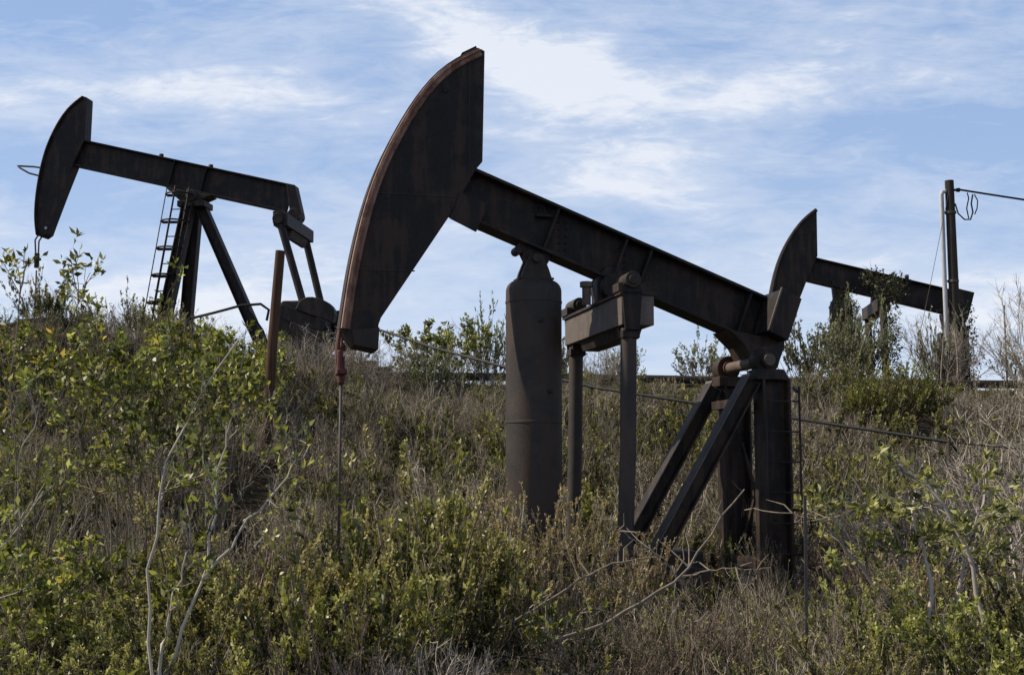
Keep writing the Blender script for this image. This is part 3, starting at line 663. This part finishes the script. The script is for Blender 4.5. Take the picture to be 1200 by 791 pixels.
# fine leaved green bushes
GC = 'fine leaved green bushes on the near slope'
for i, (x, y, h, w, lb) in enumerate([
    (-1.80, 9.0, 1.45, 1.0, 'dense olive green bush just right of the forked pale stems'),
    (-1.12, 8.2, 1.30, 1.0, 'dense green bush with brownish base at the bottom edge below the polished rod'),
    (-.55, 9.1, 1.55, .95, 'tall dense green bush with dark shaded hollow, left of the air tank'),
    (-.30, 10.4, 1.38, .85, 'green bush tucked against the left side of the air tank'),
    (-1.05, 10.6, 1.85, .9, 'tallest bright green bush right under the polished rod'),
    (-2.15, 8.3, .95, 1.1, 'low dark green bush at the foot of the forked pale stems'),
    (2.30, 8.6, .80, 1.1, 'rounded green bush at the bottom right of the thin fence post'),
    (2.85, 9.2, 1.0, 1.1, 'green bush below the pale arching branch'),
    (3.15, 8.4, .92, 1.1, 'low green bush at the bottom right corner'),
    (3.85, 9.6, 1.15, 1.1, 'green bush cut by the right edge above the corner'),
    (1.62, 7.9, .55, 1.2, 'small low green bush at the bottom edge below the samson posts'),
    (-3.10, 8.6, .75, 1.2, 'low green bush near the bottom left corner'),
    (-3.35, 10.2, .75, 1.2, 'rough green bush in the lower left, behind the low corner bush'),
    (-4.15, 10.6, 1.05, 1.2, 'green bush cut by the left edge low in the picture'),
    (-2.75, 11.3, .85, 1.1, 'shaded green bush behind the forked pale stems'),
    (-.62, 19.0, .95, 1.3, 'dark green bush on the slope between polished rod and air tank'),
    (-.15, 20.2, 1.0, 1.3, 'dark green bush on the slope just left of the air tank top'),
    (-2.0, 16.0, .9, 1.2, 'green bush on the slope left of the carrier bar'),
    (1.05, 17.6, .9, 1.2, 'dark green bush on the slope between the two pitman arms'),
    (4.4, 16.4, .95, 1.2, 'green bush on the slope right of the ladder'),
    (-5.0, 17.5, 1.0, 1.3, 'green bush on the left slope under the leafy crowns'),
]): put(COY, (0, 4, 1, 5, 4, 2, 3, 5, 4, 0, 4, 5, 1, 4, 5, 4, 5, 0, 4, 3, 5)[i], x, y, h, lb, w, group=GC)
GS = 'tan green sage bushes around the air tank'
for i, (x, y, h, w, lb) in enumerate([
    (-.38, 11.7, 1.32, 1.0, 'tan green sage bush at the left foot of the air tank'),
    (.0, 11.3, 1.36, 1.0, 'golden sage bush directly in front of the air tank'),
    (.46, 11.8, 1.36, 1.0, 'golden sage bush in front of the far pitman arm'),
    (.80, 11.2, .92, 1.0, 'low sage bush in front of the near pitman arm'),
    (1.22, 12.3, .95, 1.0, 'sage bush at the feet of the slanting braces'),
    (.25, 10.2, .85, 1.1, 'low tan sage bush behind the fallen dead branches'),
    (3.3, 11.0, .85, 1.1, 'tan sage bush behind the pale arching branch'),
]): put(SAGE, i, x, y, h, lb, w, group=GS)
GB = 'brown dry bushes at the bottom of the slope'
for i, (x, y, h, w, lb) in enumerate([
    (.22, 8.2, .55, 1.1, 'low brown dry bush at the bottom edge below the air tank'),
    (.72, 8.7, .62, 1.1, 'brown dry bush below the long fallen branch'),
    (1.20, 9.3, .78, 1.0, 'brown dry bush below the slanting braces'),
    (1.80, 9.7, .62, 1.1, 'brown dry bush in front of the near samson post'),
    (1.55, 11.0, .50, 1.1, 'brown dry bush between the two samson posts'),
    (-1.05, 7.6, .95, .85, 'brown dry bush at the bottom edge in front of the green bushes'),
    (-.35, 7.8, .70, .9, 'small brown dry bush at the bottom edge left of the fallen branches'),
    (3.6, 12.2, 1.2, 1.1, 'brown dry bush at the right behind the leafy shrub'),
    (4.8, 14.2, 1.3, 1.2, 'brown dry bush at the right edge above the leafy shrub'),
    (-3.9, 13.0, 1.0, 1.3, 'brown dry bush in shade at the far left'),
    (-2.6, 13.6, 1.1, 1.3, 'brown dry bush in shade behind the forked pale stems'),
    (2.75, 13.6, .8, 1.1, 'brown dry bush right behind the thin fence post'),
]): put(BRN, i, x, y, h, lb, w, group=GB)
GT = 'bare twiggy shrubs'
for i, (x, y, h, w, lb) in enumerate([
    (-4.0, 24.2, 1.5, 1.0, 'bare grey twiggy shrub on the crest at the crank of the ladder pump jack'),
    (-3.2, 24.6, 1.35, 1.0, 'bare grey twiggy shrub on the crest left of the red horsehead'),
    (-.95, 27.4, 1.4, .9, 'bare twiggy shrub on the crest left of the air tank'),
    (-1.8, 26.0, 1.2, 1.0, 'bare twiggy shrub on the crest just right of the red horsehead'),
    (10.9, 26.6, 2.3, .8, 'tall bare twiggy shrub on the crest right of the utility pole'),
    (12.0, 25.8, 2.4, .9, 'tall bare twiggy shrub on the crest at the right edge'),
    (9.3, 27.4, 1.9, .8, 'bare twiggy shrub on the crest just left of the utility pole'),
    (5.0, 12.9, 1.5, 1.1, 'bare twiggy shrub at the right edge halfway down'),
    (6.1, 16.2, 1.5, 1.1, 'bare twiggy shrub at the right edge below the crest'),
    (5.3, 13.3, 1.9, .9, 'tallest bare twiggy shrub at the right edge halfway down'),
    (6.3, 15.6, 2.0, .9, 'bare twiggy shrub at the right edge crossing the slack cable'),
    (8.5, 19.6, 1.9, 1.0, 'bare twiggy shrub at the right edge above the slack cable'),
    (4.3, 13.6, 1.45, 1.1, 'bare twiggy shrub on the slope above the leafy shrub with the arching branch'),
    (5.6, 14.6, 1.6, 1.1, 'bare twiggy shrub at the right edge above the small drooping shrub'),
    (7.4, 18.5, 1.5, 1.2, 'bare twiggy shrub at the right edge just under the slack cable end'),
    (-.55, 7.35, .75, .9, 'bare twiggy shrub at the bottom edge near the dark fallen branch'),
    (1.9, 27.6, 1.1, 1.0, 'bare twiggy shrub on the crest between the pitman arms'),
]): put(BARE, i, x, y, h, lb, w, group=GT)
GG = 'grey green shrubs along the crest'
for i, (x, y, h, w, lb) in enumerate([
    (-1.55, 25.0, 1.35, .8, 'loose leafy grey green shrub on the crest beside the lower tip of the red horsehead'),
    (-.50, 27.6, 1.9, .55, 'thin tall grey green shrub rising behind the air tank'),
    (1.0, 27.6, 1.7, .6, 'grey green shrub behind the equalizer'),
    (4.1, 27.8, 1.15, 1.1, 'rounded grey green shrub on the crest left of the tail bearing'),
    (6.6, 28.2, 2.0, .7, 'dark grey green shrub on the crest at the foot of the ivy'),
    (7.75, 28.4, 2.15, .6, 'loose grey green shrub before the right pump jack'),
    (11.2, 27.6, 1.5, .9, 'loose grey green shrub on the crest between pole and right edge'),
    (7.1, 27.2, 1.65, .85, 'broad grey green shrub on the crest at the tail box of the largest pump jack'),
    (9.25, 27.6, 2.0, .42, 'narrow leafy shrub standing under the beam of the right pump jack'),
    (9.6, 28.0, 1.7, .40, 'narrow leafy shrub on the crest just left of the pale conduit'),
    (2.4, 28.0, 1.0, .9, 'low loose grey green shrub on the crest right of the near pitman arm'),
]): put(GREY, i, x, y, h, lb, w, group=GG)
put(OLV, 0, 6.5, 22.0, 1.25, 'wide rounded bright olive bush on the slope below the utility pole', 1.05)

# ivy on the right pump jack
def ivy(label, lobes, seed):
    gs, gl = leaf_mass(seed, lobes, 34, .062, .024, 16)
    lx, ly = lobes[0][0], lobes[0][1]
    plant('ivy', label, 'ivy', (0, 0, 0), gs, gl, LEAF_IVY, TWIG, group='ivy on the right pump jack and its pole')
ivy('thick ivy wrapped round the front leg of the right pump jack', [(8.05,30.7,Z3+k*.42+.1,.46-.03*k,.42,.42) for k in range(6)] + [(7.45,30.2,Z3+.5,.5,.4,.6),(7.35,30.2,Z3+1.2,.32,.3,.4)], 31)
ivy('ivy climbing the middle arm of the right pump jack and spilling over its beam', [(8.9,29.95,Z3+k*.45+.2,.24,.24,.38) for k in range(5)] + [(8.95,30.0,Z3+2.45,.42,.34,.32),(8.6,30.2,Z3+2.85,.30,.3,.2),(9.2,30.3,Z3+2.75,.22,.25,.25)], 32)
ivy('ivy climbing the foot of the utility pole', [(10.30+.03*(k%2),29.0,Z3+.1+k*.40,.26,.22,.34) for k in range(5)], 33)

# tall leafy shrubs on the left, with pale stems
def leafy(label, x, y, stems, seed, name='leafy_shrub', smat=PALETWIG, lm=LEAF_BROAD, **kw):
    gs, gl = broad_shrub(seed, stems, **kw)
    plant(name, label, 'shrub', (x, y, H(x, y)), gs, gl, lm, smat, group='tall broad leaved shrubs with pale stems')
def fan(seed, n, Hh, R, lean=(0, 0)):
    r = np.random.default_rng(seed); out = []
    for k in range(n):
        a = 2*np.pi*(k + r.uniform(-.3, .3))/n; s_ = R*r.uniform(.35, 1); h = Hh*r.uniform(.75, 1.02)
        out.append([(.05*np.cos(a), .05*np.sin(a), -.05), (s_*.35*np.cos(a)+lean[0]*.3, s_*.35*np.sin(a)+lean[1]*.3, h*.4), (s_*.75*np.cos(a)+lean[0]*.7, s_*.75*np.sin(a)+lean[1]*.7, h*.78), (s_*np.cos(a)+lean[0], s_*np.sin(a)+lean[1], h)])
    return out
KW = dict(start=.64, side=9, sub=3, nl=5, leaf=.082, lw=.018, side_len=.58, smat=TWIG, thick=.010)
leafy('leafy shrub cut by the left edge, one thin shoot reaching above the skyline', -4.0, 10.6, fan(41, 6, 2.55, .9) + [[(0,0,0),(.1,0,1.5),(.22,0,2.5),(.42,.0,3.15)], [(0,0,0),(-.1,0,1.5),(-.15,0,2.4),(-.10,.0,3.1)]], 41, **KW)
leafy('leafy shrub just right of the leafy shrub cut by the left edge', -3.35, 11.2, fan(42, 6, 2.45, .8) + [[(0,0,0),(.0,0,1.5),(.10,0,2.3),(.30,.0,2.95)], [(0,0,0),(-.1,0,1.5),(-.25,0,2.3),(-.35,.0,2.9)]], 42, **KW)
leafy('leafy shrub in front of the caged ladder', -3.0, 10.9, fan(43, 6, 2.60, .75, (.1, 0)), 43, **KW)
leafy('leafy shrub in front of the rear leg of the ladder pump jack', -2.62, 11.3, fan(44, 5, 2.55, .55), 44, **KW)
# the forked pale stems in front
leafy('tall forked shrub with bare pale stems rising from the bottom edge at the left', -2.02, 7.4,
      [[(-.08,0,.1),(0,0,.42),(-.05,.03,.72),(-.06,.05,1.2),(.0,.05,1.65),(.14,.1,2.05),(.40,.15,2.45)],
       [(0,0,.42),(.05,-.05,.65),(.12,-.08,1.0),(.20,-.05,1.28)],
       [(0,0,.42),(.14,.02,.75),(.26,.05,1.10),(.30,.08,1.5),(.36,.1,1.95)],
       [(.24,.05,1.05),(.42,.1,1.3),(.62,.2,1.55),(.80,.3,1.85)],
       [(-.08,0,-.3),(-.04,0,.0),(0,0,.42)]], 46, start=.55, side=8, sub=3, nl=4, leaf=.07, lw=.014, side_len=.38, thick=.0115)
leafy('pale stemmed leafy shoots at the left edge crossing the dark slope', -3.75, 8.6,
      [[(-.4,0,.5),(-.1,0,.95),(.25,.05,1.4),(.45,.1,1.75),(.55,.1,2.1)], [(-.4,0,.3),(.0,0,.75),(.35,0,1.15),(.6,.05,1.5)], [(-.5,.1,.1),(-.1,.1,.45),(.3,.1,.8)]], 47, start=.55, side=6, sub=3, nl=5, leaf=.07, lw=.014, thick=.008)
# leafy shrub on the right with the arching pale branch
leafy('broad leaved shrub with an arching pale branch right of the thin fence post', 3.0, 9.6,
      [[(.30,-.55,-.1),(.30,-.5,.30),(.28,-.45,.70),(.20,-.42,1.05),(.06,-.38,1.36),(-.12,-.3,1.52),(-.20,-.2,1.66)], [(-.05,0,.1),(-.02,.05,.6),(-.12,.1,1.1),(-.4,.15,1.5)], [(0,0,.1),(.15,.1,.7),(.0,.15,1.25),(.1,.15,1.65)],
       [(0,0,.1),(-.2,.1,.6),(-.5,.15,1.0),(-.75,.2,1.35)], [(.1,0,.1),(.4,.2,.8),(.6,.3,1.3),(.65,.3,1.6)], [(.3,0,.2),(.25,0,.0)]], 48, start=.45, side=12, sub=4, nl=7, leaf=.080, lw=.0145, side_len=.40, droop=-.5, up=.12, lm=LEAF_DROOP, thick=.019)
leafy('small leafy shrub at the right edge with drooping leaves', 4.15, 10.6, fan(49, 5, 1.6, .6), 49, start=.5, side=6, sub=3, nl=6, leaf=.085, lw=.0145, side_len=.4, droop=-.7, up=.0, lm=LEAF_DROOP)
leafy('bright leafy sprig in front of the fallen branches', .25, 9.4, fan(50, 5, .6, .35), 50, start=.3, side=6, sub=3, nl=6, leaf=.05, lw=.013, side_len=.25, thick=.006)
for i_, (x_, y_, h_, lb_) in enumerate((
    (-6.9, 22.6, 1.6, 'leafy shrub on the crest at the foot of the caged ladder'),
    (-6.0, 22.9, 1.65, 'leafy shrub on the crest at the front legs of the caged ladder pump jack'),
    (-7.9, 22.0, 1.55, 'leafy shrub on the shoulder of the earth mound'),
    (-9.2, 22.4, 1.7, 'leafy shrub in front of the earth mound at the left edge'),
    (-5.2, 22.6, 1.6, 'leafy shrub on the crest under the rear leg of the caged ladder pump jack'),
    (-4.4, 21.9, 1.5, 'leafy shrub on the slope just left of the brown wooden post'),
    (-1.9, 26.0, 1.35, 'loose leafy sprig on the crest just right of the lower tip of the red horsehead'),
    (-1.2, 26.3, 1.25, 'loose leafy sprig on the crest between the red horsehead and the air tank'),
    (-3.4, 9.3, .95, 'low broad leaved shrub in the lower left corner'),
    (-2.5, 9.6, .9, 'low broad leaved shrub behind the forked pale stems'))):
    leafy(lb_, x_, y_, fan(140 + i_, 6, h_, .75 if y_ > 20 else .5), 140 + i_, start=.3, side=9, sub=4, nl=7, leaf=.10 if y_ > 20 else .07, lw=.024 if y_ > 20 else .016, side_len=.42, smat=TWIG, thick=.008)
leafy('leafy shrub on the crest between the rear leg and the red horsehead', -4.9, 23.5, fan(51, 6, 1.3, .7), 51, start=.4, side=8, sub=4, nl=8, leaf=.09, lw=.02, side_len=.5)

def rock(label, x, y, r, seed):
    bm = bmesh.new(); bmesh.ops.create_icosphere(bm, subdivisions=4, radius=r); rr = np.random.default_rng(seed); k = rr.normal(size=(7, 3)); ph = rr.uniform(0, 6, 7)
    for v in bm.verts:
        n_ = v.co.normalized(); d = sum(.10/(1 + .4*i)*math.sin(float(np.dot(k[i], n_))*(2 + i) + ph[i]) for i in range(7)); c = v.co*(1 + d); v.co = (c.x*1.3, c.y, c.z*.62)
    me = bpy.data.meshes.new('rock'); bm.to_mesh(me); bm.free(); me.materials.append(CONC); me.polygons.foreach_set('use_smooth', [True]*len(me.polygons))
    tag(link('rock', me, None, (x, y, H(x, y) + r*.05), rr.uniform(0, 6)), label, 'rock', 'pale rocks lying in the weeds')
rock('pale rock in the weeds under the long bleached branch', .62, 9.6, .12, 1)
rock('pale rock in the lower left beside the low green bush', -2.75, 9.3, .11, 2)

# fallen dead branches
def dead_branch(label, paths, seed, dark=False):
    rng = np.random.default_rng(seed); m = MB()
    for pts, r0, r1 in paths:
        A = np.array(pts, float); dd = np.r_[0, np.cumsum(np.linalg.norm(np.diff(A, axis=0), axis=1))]
        t = np.linspace(0, dd[-1], 14); P = np.stack([np.interp(t, dd, A[:, i]) for i in range(3)], 1) + rng.normal(size=(14, 3))*.007
        m.tube([tuple(p) for p in P], list(np.linspace(r0*.62, r1*.6, 14)), 7)
        for _ in range(5):
            i = rng.integers(3, 12); d = nrm(rng.normal(size=3) + [0, 0, .4])*rng.uniform(.12, .35)
            m.tube([tuple(P[i]), tuple(P[i] + d*.5 + rng.normal(size=3)*.02), tuple(P[i] + d)], [.007, .005, .002], 5)
    tag(m.build('dead_branch', TWIG if dark else DEADWOOD, None), label, 'dead branch', 'dead branches lying in the weeds')
dead_branch('long bleached dead branch rising to the right in front of the samson posts', [([(.25,9.3,.52),(.75,9.4,.70),(1.25,9.5,.98),(1.55,9.6,1.40),(1.75,9.7,1.62)], .026, .009), ([(1.25,9.5,.98),(1.55,9.4,1.05),(1.85,9.3,1.05)], .012, .004)], 61)
dead_branch('pale dead branch lying across the weeds under the braces', [([(.0,9.8,.62),(.4,9.85,.86),(.75,9.9,1.05),(1.15,9.9,1.10)], .020, .008), ([(1.15,9.9,1.10),(1.25,9.9,.95),(1.38,9.9,.85)], .010, .004), ([(1.15,9.9,1.10),(.9,9.9,1.25),(.75,9.9,1.35)], .010, .004)], 62)
dead_branch('dark crooked fallen branch at the bottom edge left of the bleached one', [([(-.75,8.6,.20),(-.45,8.7,.40),(-.1,8.75,.52),(.25,8.8,.48)], .028, .012), ([(-.1,8.75,.52),(.05,8.7,.75),(.12,8.7,.98)], .012, .005)], 63, True)
dead_branch('thin dead stick stretched between the ladder and the thin fence post', [([(1.75,9.7,1.47),(2.0,9.5,1.45),(2.3,9.4,1.38),(2.6,9.5,1.50)], .009, .004)], 64)

# weeds and dry growth nobody could count
def tuft(seed, n, Hh, spread, w, lean=.35, side=2, tlo=0., thi=.74):
    rng = np.random.default_rng(seed); gq = Geo()
    az = rng.uniform(0, 6.283, n); r = spread*np.sqrt(rng.uniform(0, 1, n))
    base = np.stack([r*np.cos(az), r*np.sin(az), np.full(n, -.04)], 1)
    d0 = np.stack([lean*rng.normal(size=n), lean*rng.normal(size=n), np.ones(n)], 1)
    P = grow(base, d0, Hh*rng.uniform(.5, 1.1, n), 4, rng.normal(size=(n, 3))*.25, rng, .08)
    t = rng.uniform(tlo, thi, n)
    gq.ribbons(P, np.tile(np.linspace(w, w*.4, 4), (n, 1)), 0, t, rng)
    M = n*side; par = np.repeat(np.arange(n), side); tt = rng.uniform(.3, .95, M); p, tg = along(P[par], tt)
    S = grow(p, nrm(tg + rng.normal(size=(M, 3))*.5), Hh*.30*rng.uniform(.4, 1.1, M), 3, np.tile([0, 0, .3], (M, 1)), rng, .1)
    gq.ribbons(S, np.tile(np.linspace(w*.7, w*.35, 3), (M, 1)), 0, t[par] + .05, rng)
    return np.concatenate(gq.v), np.concatenate(gq.q), np.concatenate(gq.t)
def leafy_tuft(seed, n, Hh, spread, leaf, lw, tlo, thi):
    rng = np.random.default_rng(seed); gq = Geo()
    p = np.stack([rng.normal(size=n)*spread, rng.normal(size=n)*spread, Hh*rng.uniform(0, 1, n)**.8], 1)
    gq.leaves(p, rng.normal(size=(n, 3)) + [0, 0, .9], leaf*rng.uniform(.5, 1.4, n), lw*rng.uniform(.6, 1.4, n), 0, rng.uniform(tlo, thi, n), rng)
    return np.concatenate(gq.v), np.concatenate(gq.q), np.concatenate(gq.t)
def scatter(name, label, protos_, pts, sc, mat, seed, tint_j=.08, tint_f=None):
    rng = np.random.default_rng(seed); VV, QQ, TT = [], [], []; off = 0
    which = rng.integers(0, len(protos_), len(pts))
    for k, (v, q, t) in enumerate(protos_):
        sel = np.where(which == k)[0]; m_ = len(sel)
        if not m_: continue
        a = rng.uniform(0, 6.283, m_); c, s_ = np.cos(a), np.sin(a); z = sc[sel]
        X = (v[None, :, 0]*c[:, None] - v[None, :, 1]*s_[:, None])*z[:, None] + pts[sel, 0:1]
        Y = (v[None, :, 0]*s_[:, None] + v[None, :, 1]*c[:, None])*z[:, None] + pts[sel, 1:2]
        Z = v[None, :, 2]*z[:, None] + height(pts[sel, 0], pts[sel, 1])[:, None]
        VV.append(np.stack([X, Y, Z], -1).reshape(-1, 3)); QQ.append((q[None] + (np.arange(m_)*len(v))[:, None, None] + off).reshape(-1, 4)); off += m_*len(v)
        TT.append((t[None] + rng.normal(size=m_)[:, None]*tint_j + (0 if tint_f is None else tint_f[sel][:, None])).ravel())
    me = np_mesh(name, np.concatenate(VV), np.concatenate(QQ), [mat], None, np.clip(np.concatenate(TT), 0, 1))
    return tag(link(name, me), label, None, None, 'stuff')
rng = np.random.default_rng(5)
def field(n, x0, x1, y0, y1, dens=lambda x, y: np.ones_like(x)):
    x = rng.uniform(x0, x1, n*3); y = rng.uniform(y0, y1, n*3); half = .46*y + 1.2
    keep = (np.abs(x) < half) & (rng.uniform(0, 1, n*3) < dens(x, y))
    return np.stack([x, y], 1)[keep][:n]
patch = lambda x, y: .5 + .5*np.sin(x*1.15 + 1.7*np.sin(y*.6))*np.sin(y*.95 + 1.2*np.sin(x*.7))
clear = lambda x, y: ~((np.abs(x - 1.2) < 2.6) & (np.abs(y - 14.6) < 1.4))
# slope
def clump(geos, tlo, thi, seed):
    rr = np.random.default_rng(seed); V_, Q_, T_ = [], [], []; o = 0
    for g_, (lo, hi) in zip(geos, (tlo if isinstance(tlo, tuple) else ((tlo, thi),)*len(geos))):
        v = np.concatenate(g_.v); V_.append(v); Q_.append(np.concatenate(g_.q) + o); T_.append(lo + (hi - lo)*np.clip(np.concatenate(g_.t), 0, 1)); o += len(v)
    return np.concatenate(V_), np.concatenate(Q_), np.concatenate(T_)
bald = lambda x, y: 1 - .55*np.exp(-((x + 9.2)/1.5)**2 - ((y - 25.)/1.5)**2)
low = lambda x, y: 1 - np.where(x > -2.6, .66, .25)*sstep(21.5, 25.5, y)
W = [tuft(70 + k, 36, 1.0, .16, .0055, .30, 3) for k in range(4)]
B_ = [clump(fine_shrub(170 + k, 1.0, .72, 34, 9, 5, .040, .0075, 1.05, .26, .2), ((.05, .74), (.0, .62)), None, k) for k in range(4)] + [clump([twig_shrub(176 + k, 1.0, .62, 18, 8, 3, .007, 1.0)], .0, .74, k) for k in range(3)]
pts = field(620, -14, 15, 15.2, 28.5, lambda x, y: (.1 + .9*patch(x, y))*bald(x, y))
pb = field(620, -14, 15, 15.0, 27.0, lambda x, y: (.12 + .88*patch(x*1.3 + 2, y*1.2))*bald(x, y))
off = lambda q: q[((q[:, 0] - 6.5)/1.25)**2 + ((q[:, 1] - 21.6)/1.5)**2 > 1]
off2 = lambda q: q[((q[:, 0] + 3.45)/.42)**2 + ((q[:, 1] - 18.2)/2.3)**2 > 1]
pts, pb = off2(off(pts)), off2(off(pb))
scatter('dry_weeds', 'thick grey brown dry weeds covering the slope', W, pts, rng.uniform(.35, .85, len(pts))*low(pts[:, 0], pts[:, 1]), WEED, 71, .12)
scatter('dry_brush', 'grey brown twiggy brush tangled over the slope', B_, pb, rng.uniform(.55, 1.35, len(pb))*low(pb[:, 0], pb[:, 1]), WEED, 74, .08)
G_ = [clump(fine_shrub(180 + k, 1.0, .75, 26, 12, 8, .040, .0105, 1.05, .15, .2, .34), ((.1, .5), (.77, 1.02)), None, k) for k in range(4)]
pts = field(300, -14, 15, 15.2, 27.0, lambda x, y: np.clip(1.7*patch(y*.8, x*1.1) - .42, 0, 1)*bald(x, y))
pts = off2(off(pts))
scatter('green_brush', 'olive green brush growing in patches between the dry weeds', G_, pts, rng.uniform(.5, 1.5, len(pts))*low(pts[:, 0], pts[:, 1]), WEED, 72, .02)
# near floor
W3 = [tuft(90 + k, 36, .8, .24, .0032, .7, 3) for k in range(3)] + [clump([twig_shrub(190 + k, .8, .7, 13, 7, 3, .006, 1.2)], .0, .74, k) for k in range(3)] + [clump(fine_shrub(195 + k, .7, .6, 20, 6, 9, .040, .010, 1.1, .25, .1), ((.1, .5), (.76, 1.)), None, k) for k in range(4)]
pts = field(850, -7, 7, 6.6, 15.4, lambda x, y: .25 + .75*patch(x*1.5, y*1.3))
pts = pts[(np.abs(pts[:, 0] - 1.0) > 3.0) | (pts[:, 1] < 13.2) | (rng.uniform(0, 1, len(pts)) < .35)]
scatter('undergrowth', 'tangled low dry stems and small green plants under the bushes', W3, pts, rng.uniform(.35, .9, len(pts)), WEED, 73, .04)

# ------------------------------------------------------------------ light, sky, camera
EL, AZ = rad(42), rad(6)                       # sun to the left, a little behind the machines: direction (-cos, +)
sd = Vector((-math.cos(EL)*math.cos(AZ), math.cos(EL)*math.sin(AZ), math.sin(EL)))
sun = bpy.data.lights.new('sun', 'SUN'); sun.energy = 5.0; sun.angle = rad(.53); sun.color = (1., .91, .76)
so = bpy.data.objects.new('sun', sun); C.objects.link(so); so.location = sd * 60
so.rotation_euler = (-sd).to_track_quat('-Z', 'Y').to_euler()

w = bpy.data.worlds.new('World'); scene.world = w; w.use_nodes = True
nt = w.node_tree
for n in list(nt.nodes): nt.nodes.remove(n)
sky = N(nt, 'ShaderNodeTexSky'); sky.sky_type = 'NISHITA'; sky.sun_disc = False
sky.sun_elevation = EL; sky.sun_rotation = rad(-90) + AZ; sky.air_density = .75; sky.dust_density = .6; sky.ozone_density = 1.2
gen = N(nt, 'ShaderNodeTexCoord').outputs['Generated']
sp = N(nt, 'ShaderNodeSeparateXYZ'); nt.links.new(gen, sp.inputs[0])
yy = mathn(nt, 'MAXIMUM', mathn(nt, 'ABSOLUTE', sp.outputs[1]), .05)
az = mathn(nt, 'DIVIDE', sp.outputs[0], yy); el = mathn(nt, 'DIVIDE', sp.outputs[2], yy)
def blob(a0, e0, sa, se, tilt, amp):
    da = mathn(nt, 'SUBTRACT', az, a0); de = mathn(nt, 'SUBTRACT', el, e0); c, s_ = math.cos(tilt), math.sin(tilt)
    u = mathn(nt, 'DIVIDE', mathn(nt, 'ADD', mathn(nt, 'MULTIPLY', da, c), mathn(nt, 'MULTIPLY', de, s_)), sa)
    v = mathn(nt, 'DIVIDE', mathn(nt, 'SUBTRACT', mathn(nt, 'MULTIPLY', de, c), mathn(nt, 'MULTIPLY', da, s_)), se)
    e = mathn(nt, 'POWER', 2.718, mathn(nt, 'MULTIPLY', mathn(nt, 'ADD', mathn(nt, 'MULTIPLY', u, u), mathn(nt, 'MULTIPLY', v, v)), -1.))
    return mathn(nt, 'MULTIPLY', e, amp)
cx_ = N(nt, 'ShaderNodeCombineXYZ'); nt.links.new(az, cx_.inputs[0]); nt.links.new(el, cx_.inputs[1])
n1 = noise(nt, mapping(nt, cx_.outputs[0], (3.4, 13, 1), (0, 0, rad(-9)), (.3, .2, 0)), 1., 9, .58, .7)
n2 = noise(nt, mapping(nt, cx_.outputs[0], (9, 26, 1), (0, 0, rad(-24)), (4.3, 1.2, 0)), 1., 8, .62, .9)
n3 = noise(nt, mapping(nt, cx_.outputs[0], (20, 75, 1), (0, 0, rad(-15)), (1.3, 7.2, 0)), 1., 6, .65, 1.1)
cov = mathn(nt, 'ADD', mathn(nt, 'ADD', mathn(nt, 'MULTIPLY', n1, .85), mathn(nt, 'MULTIPLY', n2, .55)), mathn(nt, 'MULTIPLY', mathn(nt, 'SUBTRACT', n3, .5), .35))
for b in ((-.25, .303, .20, .020, -.03, .26), (.08, .275, .12, .085, .5, .09), (.10, .21, .06, .09, .5, .07), (-.02, .36, .10, .03, -.6, .14), (-.28, .14, .26, .06, 0, .22), (.36, .14, .16, .06, .1, .18), (.28, .315, .20, .024, .06, .17), (-.06, .365, .15, .028, -.35, .24), (.05, .33, .07, .03, .8, .16), (-.33, .22, .12, .035, .1, -.16), (.22, .225, .08, .02, .1, -.14), (.40, .22, .10, .045, 0, -.16)):
    cov = mathn(nt, 'ADD', cov, blob(*b))
mask = ramp(nt, cov, [(.60, (0,0,0)), (.84, (.34,.34,.34)), (1.2, (.84,.84,.84))])
haze = mathn(nt, 'POWER', 2.718, mathn(nt, 'MULTIPLY', mathn(nt, 'ABSOLUTE', el), -7.5))
upr = ramp(nt, sp.outputs[2], [(.39, (1,1,1)), (.60, (0,0,0))])
blue = mixc(nt, mathn(nt, 'MULTIPLY', upr, .62), sky.outputs[0], (3.8, 5.75, 9.5))
base = mixc(nt, mathn(nt, 'MULTIPLY', haze, .8), blue, (8.3, 8.9, 9.7))
colr = mixc(nt, mathn(nt, 'MULTIPLY', mask, mathn(nt, 'MULTIPLY_ADD', upr, .75, .25)), base, (8.9, 9.2, 9.8))
bg = N(nt, 'ShaderNodeBackground'); bg.inputs[1].default_value = .1; nt.links.new(colr, bg.inputs[0])
wo = N(nt, 'ShaderNodeOutputWorld'); nt.links.new(bg.outputs[0], wo.inputs[0])

cam = bpy.data.cameras.new('camera'); cam.lens = 45; cam.sensor_width = 36; cam.clip_end = 20000; cam.clip_start = .05
co = bpy.data.objects.new('camera', cam); C.objects.link(co); co.location = (0, 0, 1.7); co.rotation_euler = (rad(90 + 6.258), 0, 0)
scene.camera = co
scene.view_settings.view_transform = 'Standard'; scene.view_settings.look = 'None'; scene.view_settings.exposure = 0
scene.cycles.max_bounces = 5; scene.cycles.diffuse_bounces = 3; scene.cycles.glossy_bounces = 2; scene.cycles.transparent_max_bounces = 4
